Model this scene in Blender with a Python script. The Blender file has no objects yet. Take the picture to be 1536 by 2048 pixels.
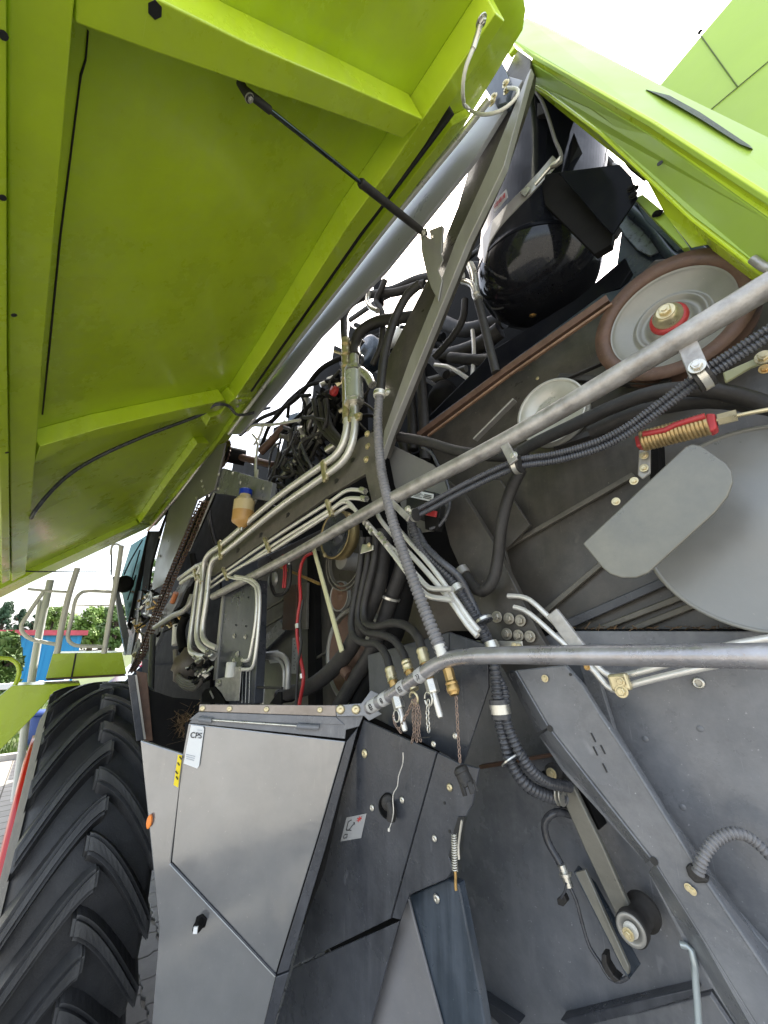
import bpy, bmesh, math, random
from mathutils import Vector, Matrix, Quaternion
random.seed(7)
S = bpy.context.scene
COL = S.collection
# ------------------------------------------------------------------ camera, sky, sun, exposure
F, CX, CY, H = 757.0, 768.0, 1024.0, 2.0
PITCH, YAW = math.radians(18.0), math.radians(39.35)
FW = Vector((math.cos(YAW)*math.cos(PITCH), math.sin(YAW)*math.cos(PITCH), math.sin(PITCH)))
RT = Vector((math.sin(YAW), -math.cos(YAW), 0))
MIR = True
# the machine stands on the camera's right-hand side: +Y is into the machine, +X towards its front
RT = Vector((-math.sin(YAW), math.cos(YAW), 0))
UP = FW.cross(RT)
if UP.z < 0: UP = -UP
CAM = Vector((0, 0, H))
# Blender is right handed: the world is built with y mirrored (Y_world = -Y) by W()
def W(v): return Vector((v[0], -v[1], v[2]))
cam = bpy.data.cameras.new('camera'); cam_o = bpy.data.objects.new('camera', cam); COL.objects.link(cam_o)
cam.sensor_fit = 'VERTICAL'; cam.sensor_height = 36; cam.lens = F/2048*36
cam.clip_start = 0.02; cam.clip_end = 3000
fw, up = W(FW), W(UP); rt = fw.cross(up)
cam_o.matrix_world = Matrix(((rt.x, up.x, -fw.x, 0), (rt.y, up.y, -fw.y, 0), (rt.z, up.z, -fw.z, H), (0, 0, 0, 1)))
S.camera = cam_o
w = bpy.data.worlds.new('World'); S.world = w; w.use_nodes = True
nt = w.node_tree; bg = nt.nodes['Background']; sky = nt.nodes.new('ShaderNodeTexSky')
SUN = Vector((0.38, -0.60, 1.0)).normalized()       # direction to the sun, ahead of and above the machine
sky.sky_type = 'NISHITA'; sky.sun_disc = False
sky.sun_elevation = math.asin(SUN.z); sky.sun_rotation = math.atan2(SUN.x, SUN.y)
sky.air_density = 1.0; sky.dust_density = 4.5; sky.ozone_density = 0.8
nt.links.new(sky.outputs[0], bg.inputs[0]); bg.inputs[1].default_value = 0.12
# thin bright overcast veil over the whole sky
bg2 = nt.nodes.new('ShaderNodeBackground'); ad = nt.nodes.new('ShaderNodeAddShader'); no = nt.nodes.new('ShaderNodeTexNoise'); no.inputs['Scale'].default_value = 2.2; no.inputs['Detail'].default_value = 5
tcw = nt.nodes.new('ShaderNodeTexCoord'); nt.links.new(tcw.outputs['Generated'], no.inputs[0]); rw = nt.nodes.new('ShaderNodeMapRange'); rw.inputs[1].default_value = .3; rw.inputs[2].default_value = .7; rw.inputs[3].default_value = .30; rw.inputs[4].default_value = .50
nt.links.new(no.outputs[0], rw.inputs[0]); nt.links.new(rw.outputs[0], bg2.inputs[1]); bg2.inputs[0].default_value = (.93, .97, 1, 1)
nt.links.new(bg.outputs[0], ad.inputs[0]); nt.links.new(bg2.outputs[0], ad.inputs[1]); nt.links.new(ad.outputs[0], nt.nodes['World Output'].inputs[0])
sl = bpy.data.lights.new('sun', 'SUN'); so = bpy.data.objects.new('sun', sl); COL.objects.link(so)
sl.energy = 4.6; sl.angle = math.radians(0.6); sl.color = (1, .95, .87)
so.rotation_mode = 'QUATERNION'; so.rotation_quaternion = SUN.to_track_quat('Z', 'Y')
S.view_settings.view_transform = 'Standard'; S.view_settings.look = 'None'
S.view_settings.gamma = 1; S.view_settings.use_curve_mapping = False
S.view_settings.exposure = 1.5
S.cycles.max_bounces = 8; S.cycles.diffuse_bounces = 3; S.cycles.glossy_bounces = 4

# ------------------------------------------------------------------ measuring helpers
KX = 0.06                                             # the machine's flank runs in slightly towards its front
def ray(px, py): return FW*F + RT*(px-CX) + UP*(CY-py)
def M(px, py, d):                                     # point of the flank plane d metres to the side
    r = ray(px, py); return W(CAM + r*(d/(r.y + KX*r.x)))
def PX(px, py, X): r = ray(px, py); return W(CAM + r*(X/r.x))
def PZ(px, py, Z): r = ray(px, py); return W(CAM + r*((Z-H)/r.z))
def depth(p): return (Vector(p)-Vector((0, 0, H))).dot(fw)
def PL(px, py, o, n):                                 # point on the plane through o with normal n
    r = W(ray(px, py)); c = Vector((0, 0, H)); return c + r*((o-c).dot(n)/r.dot(n))
NF = Vector((-KX, 1, 0)).normalized()                 # flank normal, outwards (world)
# ------------------------------------------------------------------ materials
def mat(name, col, rough=.5, metal=0., var=.25, vscale=3., dust=0., dustcol=(.32, .29, .24), bump=.15, bscale=60., grain=None, coat=0., spec=.5, streak=0., wear=0., scr=0., dent=0.):
    m = bpy.data.materials.new(name); m.use_nodes = True; t = m.node_tree; N = t.nodes; L = t.links
    b = N['Principled BSDF']; tc = N.new('ShaderNodeNewGeometry')
    mp = N.new('ShaderNodeMapping'); L.new(tc.outputs['Position'], mp.inputs[0])
    if grain: mp.inputs['Scale'].default_value = grain
    n1 = N.new('ShaderNodeTexNoise'); n1.inputs['Scale'].default_value = vscale; n1.inputs['Detail'].default_value = 9; n1.inputs['Roughness'].default_value = .65
    L.new(mp.outputs[0], n1.inputs[0])
    r = N.new('ShaderNodeMapRange'); r.inputs[1].default_value = .3; r.inputs[2].default_value = .7; r.inputs[3].default_value = 1-var; r.inputs[4].default_value = 1+var
    L.new(n1.outputs[0], r.inputs[0])
    mx = N.new('ShaderNodeVectorMath'); mx.operation = 'SCALE'; mx.inputs[0].default_value = col; L.new(r.outputs[0], mx.inputs['Scale'])
    out = mx.outputs[0]
    if dust:
        n2 = N.new('ShaderNodeTexNoise'); n2.inputs['Scale'].default_value = vscale*3.1; n2.inputs['Detail'].default_value = 12; n2.inputs['Roughness'].default_value = .75
        L.new(tc.outputs['Position'], n2.inputs[0])
        r2 = N.new('ShaderNodeMapRange'); r2.inputs[1].default_value = .42; r2.inputs[2].default_value = .75; r2.inputs[3].default_value = dust*.25; r2.inputs[4].default_value = dust
        L.new(n2.outputs[0], r2.inputs[0])
        m2 = N.new('ShaderNodeMixRGB'); L.new(r2.outputs[0], m2.inputs[0]); L.new(out, m2.inputs[1]); m2.inputs[2].default_value = (*dustcol, 1); out = m2.outputs[0]
        # small pale specks of dried dirt
        n3 = N.new('ShaderNodeTexNoise'); n3.inputs['Scale'].default_value = 130; n3.inputs['Detail'].default_value = 3; L.new(tc.outputs['Position'], n3.inputs[0])
        r3 = N.new('ShaderNodeMapRange'); r3.inputs[1].default_value = .70; r3.inputs[2].default_value = .78; r3.inputs[4].default_value = min(1, dust*1.6); L.new(n3.outputs[0], r3.inputs[0])
        m3 = N.new('ShaderNodeMixRGB'); L.new(r3.outputs[0], m3.inputs[0]); L.new(out, m3.inputs[1]); m3.inputs[2].default_value = (*[min(1, c*1.5) for c in dustcol], 1); out = m3.outputs[0]
    if streak:
        ms = N.new('ShaderNodeMapping'); ms.inputs['Scale'].default_value = (34, 34, 3.0); L.new(tc.outputs['Position'], ms.inputs[0])
        n4 = N.new('ShaderNodeTexNoise'); n4.inputs['Scale'].default_value = 1; n4.inputs['Detail'].default_value = 5; L.new(ms.outputs[0], n4.inputs[0])
        n5 = N.new('ShaderNodeTexNoise'); n5.inputs['Scale'].default_value = 1.7; n5.inputs['Detail'].default_value = 4; L.new(tc.outputs['Position'], n5.inputs[0])
        mu = N.new('ShaderNodeMath'); mu.operation = 'MULTIPLY'; L.new(n4.outputs[0], mu.inputs[0]); L.new(n5.outputs[0], mu.inputs[1])
        r5 = N.new('ShaderNodeMapRange'); r5.inputs[1].default_value = .26; r5.inputs[2].default_value = .42; r5.inputs[4].default_value = streak; L.new(mu.outputs[0], r5.inputs[0])
        m5 = N.new('ShaderNodeMixRGB'); L.new(r5.outputs[0], m5.inputs[0]); L.new(out, m5.inputs[1]); m5.inputs[2].default_value = (*[min(1, c*1.25) for c in dustcol], 1); out = m5.outputs[0]
    if scr:                                           # fine scratches in a few directions
        for rot, sc_ in (((.3, 1.1, .5), (330, 9, 9)), ((-.4, .9, -.6), (8, 340, 12)), ((.8, -.5, 1.3), (380, 14, 9))):
            m7 = N.new('ShaderNodeMapping'); m7.inputs['Rotation'].default_value = rot; m7.inputs['Scale'].default_value = sc_; L.new(tc.outputs['Position'], m7.inputs[0])
            n7 = N.new('ShaderNodeTexNoise'); n7.inputs['Scale'].default_value = 1; n7.inputs['Detail'].default_value = 2; L.new(m7.outputs[0], n7.inputs[0])
            r7 = N.new('ShaderNodeMapRange'); r7.inputs[1].default_value = .71; r7.inputs[2].default_value = .82; r7.inputs[4].default_value = scr*.6; L.new(n7.outputs[0], r7.inputs[0])
            x7 = N.new('ShaderNodeMixRGB'); L.new(r7.outputs[0], x7.inputs[0]); L.new(out, x7.inputs[1]); x7.inputs[2].default_value = (*[min(1, c*1.9) for c in dustcol], 1); out = x7.outputs[0]
    if wear:                                          # rubbed paler edges
        pn = N.new('ShaderNodeMapRange'); pn.inputs[1].default_value = .51; pn.inputs[2].default_value = .58; pn.inputs[4].default_value = wear; L.new(tc.outputs['Pointiness'], pn.inputs[0])
        m6 = N.new('ShaderNodeMixRGB'); L.new(pn.outputs[0], m6.inputs[0]); L.new(out, m6.inputs[1]); m6.inputs[2].default_value = (*dustcol, 1); out = m6.outputs[0]
    L.new(out, b.inputs['Base Color'])
    rr = N.new('ShaderNodeMapRange'); rr.inputs[1].default_value = .3; rr.inputs[2].default_value = .7; rr.inputs[3].default_value = max(.03, rough-.1); rr.inputs[4].default_value = min(1, rough+.14)
    L.new(n1.outputs[0], rr.inputs[0]); L.new(rr.outputs[0], b.inputs['Roughness'])
    b.inputs['Metallic'].default_value = metal; b.inputs['Coat Weight'].default_value = coat; b.inputs['Coat Roughness'].default_value = .12
    b.inputs['Specular IOR Level'].default_value = spec
    if name == 'gloss black tank': b.inputs['IOR'].default_value = 1.32
    if bump:
        nb = N.new('ShaderNodeTexNoise'); nb.inputs['Scale'].default_value = bscale; nb.inputs['Detail'].default_value = 4; L.new(mp.outputs[0], nb.inputs[0])
        bp = N.new('ShaderNodeBump'); bp.inputs['Strength'].default_value = bump; bp.inputs['Distance'].default_value = .002
        L.new(nb.outputs[0], bp.inputs['Height']); L.new(bp.outputs[0], b.inputs['Normal'])
        if dent:                                      # the sheet is not quite flat
            nd = N.new('ShaderNodeTexNoise'); nd.inputs['Scale'].default_value = 2.6; nd.inputs['Detail'].default_value = 1.5; L.new(tc.outputs['Position'], nd.inputs[0])
            bd_ = N.new('ShaderNodeBump'); bd_.inputs['Strength'].default_value = dent; bd_.inputs['Distance'].default_value = .03; L.new(nd.outputs[0], bd_.inputs['Height']); L.new(bd_.outputs[0], bp.inputs['Normal'])
    return m
GREEN = mat('green paint', (.53, .70, .018), .28, var=.13, vscale=2.6, dust=.16, dustcol=(.42, .50, .18), bump=.12, bscale=30, coat=.25, streak=.10, scr=.35, dent=.25)
GREEN_LIT = mat('sunlit green paint', (.35, .52, .055), .38, var=.08, vscale=2.0, dust=.12, dustcol=(.45, .5, .3), bump=.08, bscale=220, coat=.15)  # same green, its sunlit paleness put into the colour
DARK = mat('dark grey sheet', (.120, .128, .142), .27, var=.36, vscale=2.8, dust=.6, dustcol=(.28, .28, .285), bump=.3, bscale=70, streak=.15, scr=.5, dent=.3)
DARKU = mat('shaded dusty brown grey sheet', (.046, .043, .037), .34, var=.36, vscale=2.8, dust=.48, dustcol=(.16, .14, .115), bump=.3, bscale=70, streak=.12, scr=.4, dent=.2)  # upper sheets: bounce tint and recess shade put into the colour, plus dust
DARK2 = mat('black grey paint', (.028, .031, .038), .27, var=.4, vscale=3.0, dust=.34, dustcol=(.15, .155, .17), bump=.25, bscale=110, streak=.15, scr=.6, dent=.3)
NAVY = mat('blue black paint', (.020, .030, .042), .28, var=.3, vscale=4, dust=.3, dustcol=(.11, .13, .16), bump=.2, streak=.25, scr=.4)
SATIN = mat('satin grey door paint', (.245, .252, .26), .07, .62, var=.22, vscale=2.2, dust=.34, dustcol=(.36, .35, .33), bump=.08, bscale=25, coat=.3, streak=.2, scr=.2, dent=.22)
BEAMG = mat('brushed grey steel', (.38, .37, .34), .36, .4, var=.2, vscale=6, dust=.3, bump=.25, bscale=90, grain=(1, 1, .2))
OLIVE = mat('weathered grey beam', (.10, .095, .078), .45, .2, var=.25, vscale=5, dust=.4, bump=.2)
GALV = mat('galvanised steel', (.42, .41, .39), .42, .55, var=.4, vscale=22, dust=.45, dustcol=(.30, .24, .18), bump=.5, bscale=110)
TUBE = mat('grey tube steel', (.40, .40, .42), .28, .6, var=.25, vscale=12, dust=.35, dustcol=(.25, .17, .11), bump=.3, bscale=140)
PIPE = mat('silver pipe', (.76, .74, .68), .33, .5, var=.05, vscale=14, bump=.02)
ZINC = mat('zinc fitting', (.64, .62, .55), .3, .8, var=.2, vscale=30, bump=.08)
YZINC = mat('yellow zinc', (.62, .54, .34), .33, .75, var=.25, vscale=30, bump=.1)
BRASS = mat('brass', (.50, .33, .13), .35, .85, var=.35, vscale=40, bump=.2)
RUB = mat('black rubber', (.016, .0155, .015), .58, var=.35, vscale=9, dust=.30, dustcol=(.11, .095, .08), bump=.45, bscale=160)
TYRE = mat('tyre rubber', (.012, .013, .016), .42, var=.35, vscale=6, dust=.16, dustcol=(.14, .14, .14), bump=.6, bscale=130, wear=.5, spec=.35)
SIDEW = mat('tyre sidewall rubber', (.10, .10, .10), .6, var=.3, vscale=9, dust=.4, bump=.4)
LOOM = mat('loom plastic', (.040, .042, .050), .24, var=.3, vscale=16, dust=.35, dustcol=(.20, .20, .20), bump=.1)
LOOM2 = mat('worn grey loom', (.15, .15, .16), .38, var=.35, vscale=16, dust=.5, dustcol=(.3, .28, .25), bump=.15)
TANKM = mat('gloss black tank', (.006, .007, .010), .06, var=.2, vscale=4, dust=.02, bump=.0, coat=.0, spec=.06)
DOME = mat('polished black dome', (.006, .007, .010), .07, var=.2, vscale=4, dust=.03, bump=.0, coat=.1, spec=.35)
RUST = mat('rusty brown steel', (.105, .055, .036), .55, .2, var=.4, vscale=14, dust=.35, dustcol=(.2, .14, .1), bump=.5)
REDP = mat('red paint', (.42, .02, .025), .4, var=.2, vscale=9, dust=.12, bump=.1)
PULL = mat('pulley grey paint', (.24, .24, .215), .36, .2, var=.14, vscale=7, dust=.25, bump=.1)
PLATEG = mat('brushed guard plate', (.20, .195, .165), .32, .35, var=.22, vscale=7, dust=.35, dustcol=(.13, .13, .12), bump=.3, bscale=60, streak=.1, scr=.3)
BLACK = mat('black and recess shade', (.010, .010, .010), .7, var=.4, vscale=10, dust=.15, dustcol=(.03, .024, .018), bump=.4, spec=.08)  # black for parts, and for sheets standing in for recess shade
CREAM = mat('cream painted tube', (.74, .72, .64), .4, var=.08, bump=.05)
YELROD = mat('pale yellow rod', (.58, .56, .34), .4, var=.1, bump=.05)
WHITE = mat('white label', (.72, .73, .72), .4, var=.05, bump=0)
INK = mat('black print', (.02, .02, .02), .5, var=.05, bump=0)
REDINK = mat('red print', (.6, .04, .03), .5, var=.05, bump=0)
YEL = mat('yellow label', (.80, .62, .01), .4, var=.05, bump=0)
ORG = mat('orange reflector', (.85, .22, .01), .2, var=.05, bump=0, coat=.6)
BLUE = mat('blue cap plastic', (.01, .04, .36), .35, var=.1, bump=.1)
BOTTLE = mat('milky bottle plastic', (.62, .50, .27), .35, var=.1, vscale=8, bump=.05)
FLUID = mat('amber fluid level', (.52, .30, .10), .35, var=.1, vscale=8, bump=.05)
STRAW = mat('chaff and straw', (.16, .10, .05), .8, var=.5, vscale=30, bump=1, bscale=60)
def glassmat(name, col, alpha=.6):
    m = mat(name, col, .05, var=.05, bump=0, coat=1); m.node_tree.nodes['Principled BSDF'].inputs['Transmission Weight'].default_value = alpha
    return m
GLASS = glassmat('tinted cab glass', (.22, .38, .40), .55)

# ------------------------------------------------------------------ object helpers
WL = {}                                               # world location of every object made (no parents are rotated)
def link(name, me, m, parent=None, loc=None, rot=None, scale=None):
    o = bpy.data.objects.new(name, me); COL.objects.link(o)
    if m is not None and hasattr(me, 'materials') and not me.materials: me.materials.append(m)
    loc = Vector(loc) if loc is not None else Vector((0, 0, 0))
    WL[o.name] = loc.copy()
    if parent is not None:
        o.parent = parent; o.location = loc - WL[parent.name]
    else: o.location = loc
    if rot is not None: o.rotation_mode = 'QUATERNION'; o.rotation_quaternion = rot
    if scale is not None: o.scale = scale if hasattr(scale, '__len__') else (scale,)*3
    return o
def thing(name, label, cat, loc, group=None):
    o = link(name, None, None, None, loc); o['label'] = label; o['category'] = cat
    if group: o['group'] = group
    return o
def tag(o, label, cat, group=None):
    o['label'] = label; o['category'] = cat
    if group: o['group'] = group
    return o
class MB:
    def __init__(s): s.v = []; s.f = []; s.sm = []
    def add(s, v, f, smooth=False):
        n = len(s.v); s.v += [Vector(x) for x in v]; s.f += [tuple(i+n for i in q) for q in f]; s.sm += [smooth]*len(f)
    def build(s, name, m, parent=None, bevel=0., seg=2):
        c = sum(s.v, Vector((0, 0, 0)))/len(s.v)
        me = bpy.data.meshes.new(name); me.from_pydata([v-c for v in s.v], [], s.f)
        me.polygons.foreach_set('use_smooth', s.sm); me.update()
        bm = bmesh.new(); bm.from_mesh(me); bmesh.ops.recalc_face_normals(bm, faces=bm.faces); bm.to_mesh(me); bm.free()
        o = link(name, me, m, parent, c)
        if bevel:
            b = o.modifiers.new('bevel', 'BEVEL'); b.width = bevel; b.segments = seg; b.limit_method = 'ANGLE'; b.angle_limit = math.radians(40)
        return o
    def prism(s, front, back):
        n = len(front); s.add(list(front)+list(back), [tuple(range(n)), tuple(range(2*n-1, n-1, -1))]+[(i, i+n, (i+1) % n+n, (i+1) % n) for i in range(n)])
    def box(s, c, ax, ay, az):                        # centre and three half-axis vectors
        c, ax, ay, az = map(Vector, (c, ax, ay, az)); v = [c+ax*i+ay*j+az*k for i in (-1, 1) for j in (-1, 1) for k in (-1, 1)]
        s.add(v, [(0, 1, 3, 2), (4, 6, 7, 5), (0, 4, 5, 1), (2, 3, 7, 6), (0, 2, 6, 4), (1, 5, 7, 3)])
    def bar(s, a, b, w, h, n=NF):                     # flat bar from a to b, w wide, h thick along n
        a, b = Vector(a), Vector(b); d = (b-a); L = d.length; d = d/L; n = (n - d*n.dot(d)).normalized(); sd = d.cross(n)
        s.box((a+b)/2, d*L/2, sd*w/2, n*h/2)
    def tube(s, pts, r, n=12, smooth=True, cap=True, radf=None):
        P = [Vector(p) for p in pts]; T = []
        for i in range(len(P)):
            t = P[min(i+1, len(P)-1)]-P[max(i-1, 0)]; T.append(t.normalized() if t.length > 1e-9 else Vector((0, 0, 1)))
        u = T[0].orthogonal().normalized(); V = []; 
        for i, p in enumerate(P):
            u = (u - T[i]*u.dot(T[i])).normalized(); v = T[i].cross(u); rr = radf(i) if radf else r
            V += [p + (u*math.cos(2*math.pi*k/n)+v*math.sin(2*math.pi*k/n))*rr for k in range(n)]
        Fs = [(i*n+k, i*n+(k+1) % n, (i+1)*n+(k+1) % n, (i+1)*n+k) for i in range(len(P)-1) for k in range(n)]
        s.add(V, Fs, smooth)
        if cap:
            s.add(V[:n], [tuple(range(n))]); s.add(V[-n:], [tuple(range(n))])
    def lathe(s, c, ax, prof, n=40, smooth=True, cap2=True, cap1=True):     # prof: (offset along ax, radius)
        c = Vector(c); ax = Vector(ax).normalized(); u = ax.orthogonal().normalized(); v = ax.cross(u); V = []
        for (h, r) in prof: V += [c+ax*h+(u*math.cos(2*math.pi*k/n)+v*math.sin(2*math.pi*k/n))*r for k in range(n)]
        s.add(V, [(i*n+k, i*n+(k+1) % n, (i+1)*n+(k+1) % n, (i+1)*n+k) for i in range(len(prof)-1) for k in range(n)], smooth)
        if cap1 and prof[0][1] > 1e-5: s.add(V[:n], [tuple(range(n))])
        if cap2 and prof[-1][1] > 1e-5: s.add(V[-n:], [tuple(range(n))])
def spline(P, step=.02, closed=False):
    P = [Vector(p) for p in P]
    if len(P) < 3: P2 = P
    out = []
    for i in range(len(P)-1):
        p0 = P[max(i-1, 0)]; p1 = P[i]; p2 = P[i+1]; p3 = P[min(i+2, len(P)-1)]; L = (p2-p1).length
        n = max(2, int(L/step))
        # centripetal-ish tangents
        m1 = (p2-p0)*.5 if i > 0 else (p2-p1); m2 = (p3-p1)*.5 if i+2 < len(P) else (p2-p1)
        m1 = m1.normalized()*L if m1.length > 0 else m1; m2 = m2.normalized()*L if m2.length > 0 else m2
        for k in range(n):
            t = k/n; out.append(p1*(2*t**3-3*t*t+1)+m1*(t**3-2*t*t+t)+p2*(-2*t**3+3*t*t)+m2*(t**3-t*t))
    out.append(P[-1]); return out
def resample(P, step):
    out = [P[0]]; acc = 0.
    for a, b in zip(P, P[1:]):
        L = (b-a).length
        if L < 1e-9: continue
        while acc+step <= L+1e-12:
            acc += step; out.append(a.lerp(b, acc/L))
        acc -= L
    return out
def pts(ps, d):
    q = []
    for p in ps: q.append(M(p[0], p[1], p[2] if len(p) > 2 else d))
    return q
def hose(name, ps, d, rpx, m, parent, corr=0, n=12, ref=0, straight=False):
    P = pts(ps, d); r = rpx*depth(P[ref])/F
    mb = MB()
    if corr:
        Q = resample(spline(P, .01), r*.15); k = 5
        prof = [1, 1, .90, .70, .74]
        mb.tube(Q, r, n=14, radf=lambda i: r*prof[i % k])
    else:
        Q = P if straight else spline(P, .025)
        mb.tube(Q, r, n=n)
    return mb.build(name, m, parent)
def plate(name, ps, d, m, parent, th=.012, bevel=.0025, n=None):
    P = pts(ps, d); t = (n or NF)*(-th); mb = MB(); mb.prism(P, [p+t for p in P]); return mb.build(name, m, parent, bevel)
def plate3(name, P, th, m, parent, bevel=.0025):
    P = [Vector(p) for p in P]; n = Vector((0, 0, 0))
    for i in range(len(P)): n += (P[i]-P[0]).cross(P[(i+1) % len(P)]-P[0])
    n.normalize()
    if n.dot(Vector((0, 0, H))-P[0]) > 0: n = -n
    mb = MB(); mb.prism(P, [p+n*th for p in P]); return mb.build(name, m, parent, bevel)
# shared fastener meshes, axis +Z, unit radius
def fastener(kind):
    mb = MB()
    if kind == 'hex':
        mb.lathe((0, 0, 0), (0, 0, 1), [(0, 1), (.16, 1), (.18, .95)], 20, False)
        mb.lathe((0, 0, 0), (0, 0, 1), [(.1, .66), (.62, .66), (.68, .56)], 6, False)
        mb.lathe((0, 0, 0), (0, 0, 1), [(.6, .34), (.82, .32)], 10, False)
    else:
        mb.lathe((0, 0, 0), (0, 0, 1), [(0, 1), (.12, .98), (.3, .75), (.38, .35), (.30, .28), (.30, .0)], 20, True)
    me = bpy.data.meshes.new(kind+'_fastener'); me.from_pydata(mb.v, [], mb.f); me.polygons.foreach_set('use_smooth', mb.sm); me.update(); return me
HEXM, RIVM = fastener('hex'), fastener('rivet')
FM = {}
def fast(name, base, m, loc, r, parent, n=NF):
    k = (base.name, m.name)
    if k not in FM: FM[k] = base.copy(); FM[k].materials.append(m)
    q = Vector(n).to_track_quat('Z', 'Y') @ Quaternion((0, 0, 1), random.random()*6)
    return link(name, FM[k], None, parent, loc, q, r)
def bolt(px, py, d, rpx, parent, m=None, n=NF): p = M(px, py, d); return fast('bolt', HEXM, m or YZINC, p, rpx*depth(p)/F, parent, n)
def rivet(px, py, d, rpx, parent, m=None, n=NF): p = M(px, py, d); return fast('rivet', RIVM, m or YZINC, p, rpx*depth(p)/F, parent, n)
def text(body, name, o, ux, uy, h, m, parent):        # flat print: o origin, ux/uy unit directions, h letter height
    cu = bpy.data.curves.new('txt', 'FONT'); cu.body = body; cu.size = 1.35; cu.extrude = .0; cu.offset = .022
    to = bpy.data.objects.new('txt', cu); COL.objects.link(to)
    dg = bpy.context.evaluated_depsgraph_get(); me0 = bpy.data.meshes.new_from_object(to.evaluated_get(dg)); bpy.data.objects.remove(to)
    mb = MB(); mb.add([Vector(o)+Vector(ux)*v.co.x*h+Vector(uy)*v.co.y*h for v in me0.vertices], [tuple(p.vertices) for p in me0.polygons])
    return mb.build(name, m, parent)
# ------------------------------------------------------------------ the ground
def structure(o): o['kind'] = 'structure'; return o
mb = MB(); g = 900
mb.add([(-g, -g, -.012), (g, -g, -.012), (g, g, -.012), (-g, g, -.012)], [(0, 1, 2, 3)])
PAV = mat('concrete paver', (.27, .265, .255), .8, var=.18, vscale=9, dust=.2, dustcol=(.3, .28, .25), bump=.5, bscale=200)
def brickmat():
    m = mat('paving field', (.34, .325, .29), .85, var=.15, vscale=5, bump=.4, bscale=200); t = m.node_tree; b = t.nodes['Principled BSDF']
    src = b.inputs['Base Color'].links[0].from_socket
    bt = t.nodes.new('ShaderNodeTexBrick'); bt.inputs['Scale'].default_value = 1; bt.inputs['Brick Width'].default_value = .2; bt.inputs['Row Height'].default_value = .165
    bt.inputs['Mortar Size'].default_value = .008; bt.inputs['Color1'].default_value = (1, 1, 1, 1); bt.inputs['Color2'].default_value = (.85, .85, .85, 1); bt.inputs['Mortar'].default_value = (.25, .23, .2, 1)
    g_ = t.nodes.new('ShaderNodeNewGeometry'); t.links.new(g_.outputs['Position'], bt.inputs[0])
    mm = t.nodes.new('ShaderNodeMixRGB'); mm.blend_type = 'MULTIPLY'; mm.inputs[0].default_value = 1; t.links.new(src, mm.inputs[1]); t.links.new(bt.outputs[0], mm.inputs[2]); t.links.new(mm.outputs[0], b.inputs['Base Color'])
    return m
ground = structure(mb.build('pavement', brickmat()))
# interlocking pavers, one by one where the gap between tyre and shield shows them
pm = bpy.data.meshes.new('paver'); bm = bmesh.new()
a, b_ = .097, .079
out = [(-a, -b_), (-a*.45, -b_-.010), (-a*.1, -b_+.012), (a*.45, -b_+.012), (a, -b_), (a+.010, -b_*.4), (a-.012, b_*.1), (a-.0, b_),
       (a*.45, b_+.012-.022), (-a*.1, b_+.012-.002), (-a*.45, b_-.010), (-a, b_), (-a-.012, b_*.1), (-a+.010, -b_*.4)]
fv = [bm.verts.new((x, y, 0)) for x, y in out]; bv = [bm.verts.new((x*1.02, y*1.02, -.03)) for x, y in out]
ft = [bm.verts.new((x*.96, y*.95, .004)) for x, y in out]
bm.faces.new(ft)
for i in range(len(out)):
    j = (i+1) % len(out); bm.faces.new((fv[i], fv[j], ft[j], ft[i])); bm.faces.new((bv[i], bv[j], fv[j], fv[i]))
bmesh.ops.recalc_face_normals(bm, faces=bm.faces); bm.to_mesh(pm); bm.free()
nP = 0
for i in range(24):
    for j in range(13):
        x = 1.7+i*.2+(j % 2)*.1; y = -.05-j*.165
        if x > 4.6 or nP >= 285 or y < -1.75: continue
        nP += 1
        link('paver', pm, PAV, ground, (x, y, .002+random.uniform(-.002, .002)), Quaternion((random.uniform(-.01, .01), random.uniform(-.01, .01), 1), random.uniform(-.008, .008)))
# ------------------------------------------------------------------ the combine harvester
R = thing('combine_harvester', 'green combine harvester with its side covers lifted, showing grey sheet metal, pulleys, pipes and hoses', 'combine harvester', (3.0, -.9, 0))
# --- left gull-wing cover
hA, hB = M(1050, 130, 1.0), M(300, 1055, 1.0); HD = (hB-hA).normalized(); CD = W(ray(1455, 505)).normalized()
HN = HD.cross(CD).normalized()
if HN.dot(Vector((0, 0, H))-hA) < 0: HN = -HN
def HP(px, py, off=0.): return PL(px, py, hA+HN*off, HN)
def hprism(mb, ps, f, b): mb.prism([HP(x, y, f) for x, y in ps], [HP(x, y, f)+HN*(b-f) for x, y in ps])
mb = MB(); sk = [(1046, 60), (1052, 20), (1040, -60), (600, -150), (-300, -150), (-700, 600), (-900, 1560), (0, 1196), (60, 1166), (292, 1054), (330, 1015), (455, 862), (700, 550), (905, 290)]
hprism(mb, sk, 0, -.012); cover = mb.build('side_cover', GREEN, R, .003)
def rib(name, ps, f=.075, b=.0005, m=GREEN, par=None): mb = MB(); hprism(mb, ps, f, b); return mb.build(name, m, par or cover, .004, 3)
rib('rib', [(18, -100), (160, -100), (146, 50), (117, 380), (87, 700), (72, 905), (51, 1148), (24, 1163), (18, 700)], .10)
rib('rib_lip', [(-16, -100), (15, -100), (15, 700), (18, 900), (20, 1160), (4, 1168), (-2, 900), (-12, 700)], .135, .0)
rib('rib', [(155, -60), (320, 0), (500, 88), (700, 173), (846, 238), (806, 277), (640, 218), (480, 164), (300, 102), (153, 48)], .095)
rib('rib', [(992, 26), (850, 232), (780, 335), (700, 445), (535, 702), (470, 797), (503, 797), (556, 702), (722, 470), (850, 290), (884, 236), (1010, 42)], .085)
rib('rib', [(80, 893), (200, 857), (330, 826), (450, 800), (455, 812), (430, 823), (300, 850), (160, 885), (68, 926)], .085)
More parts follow.
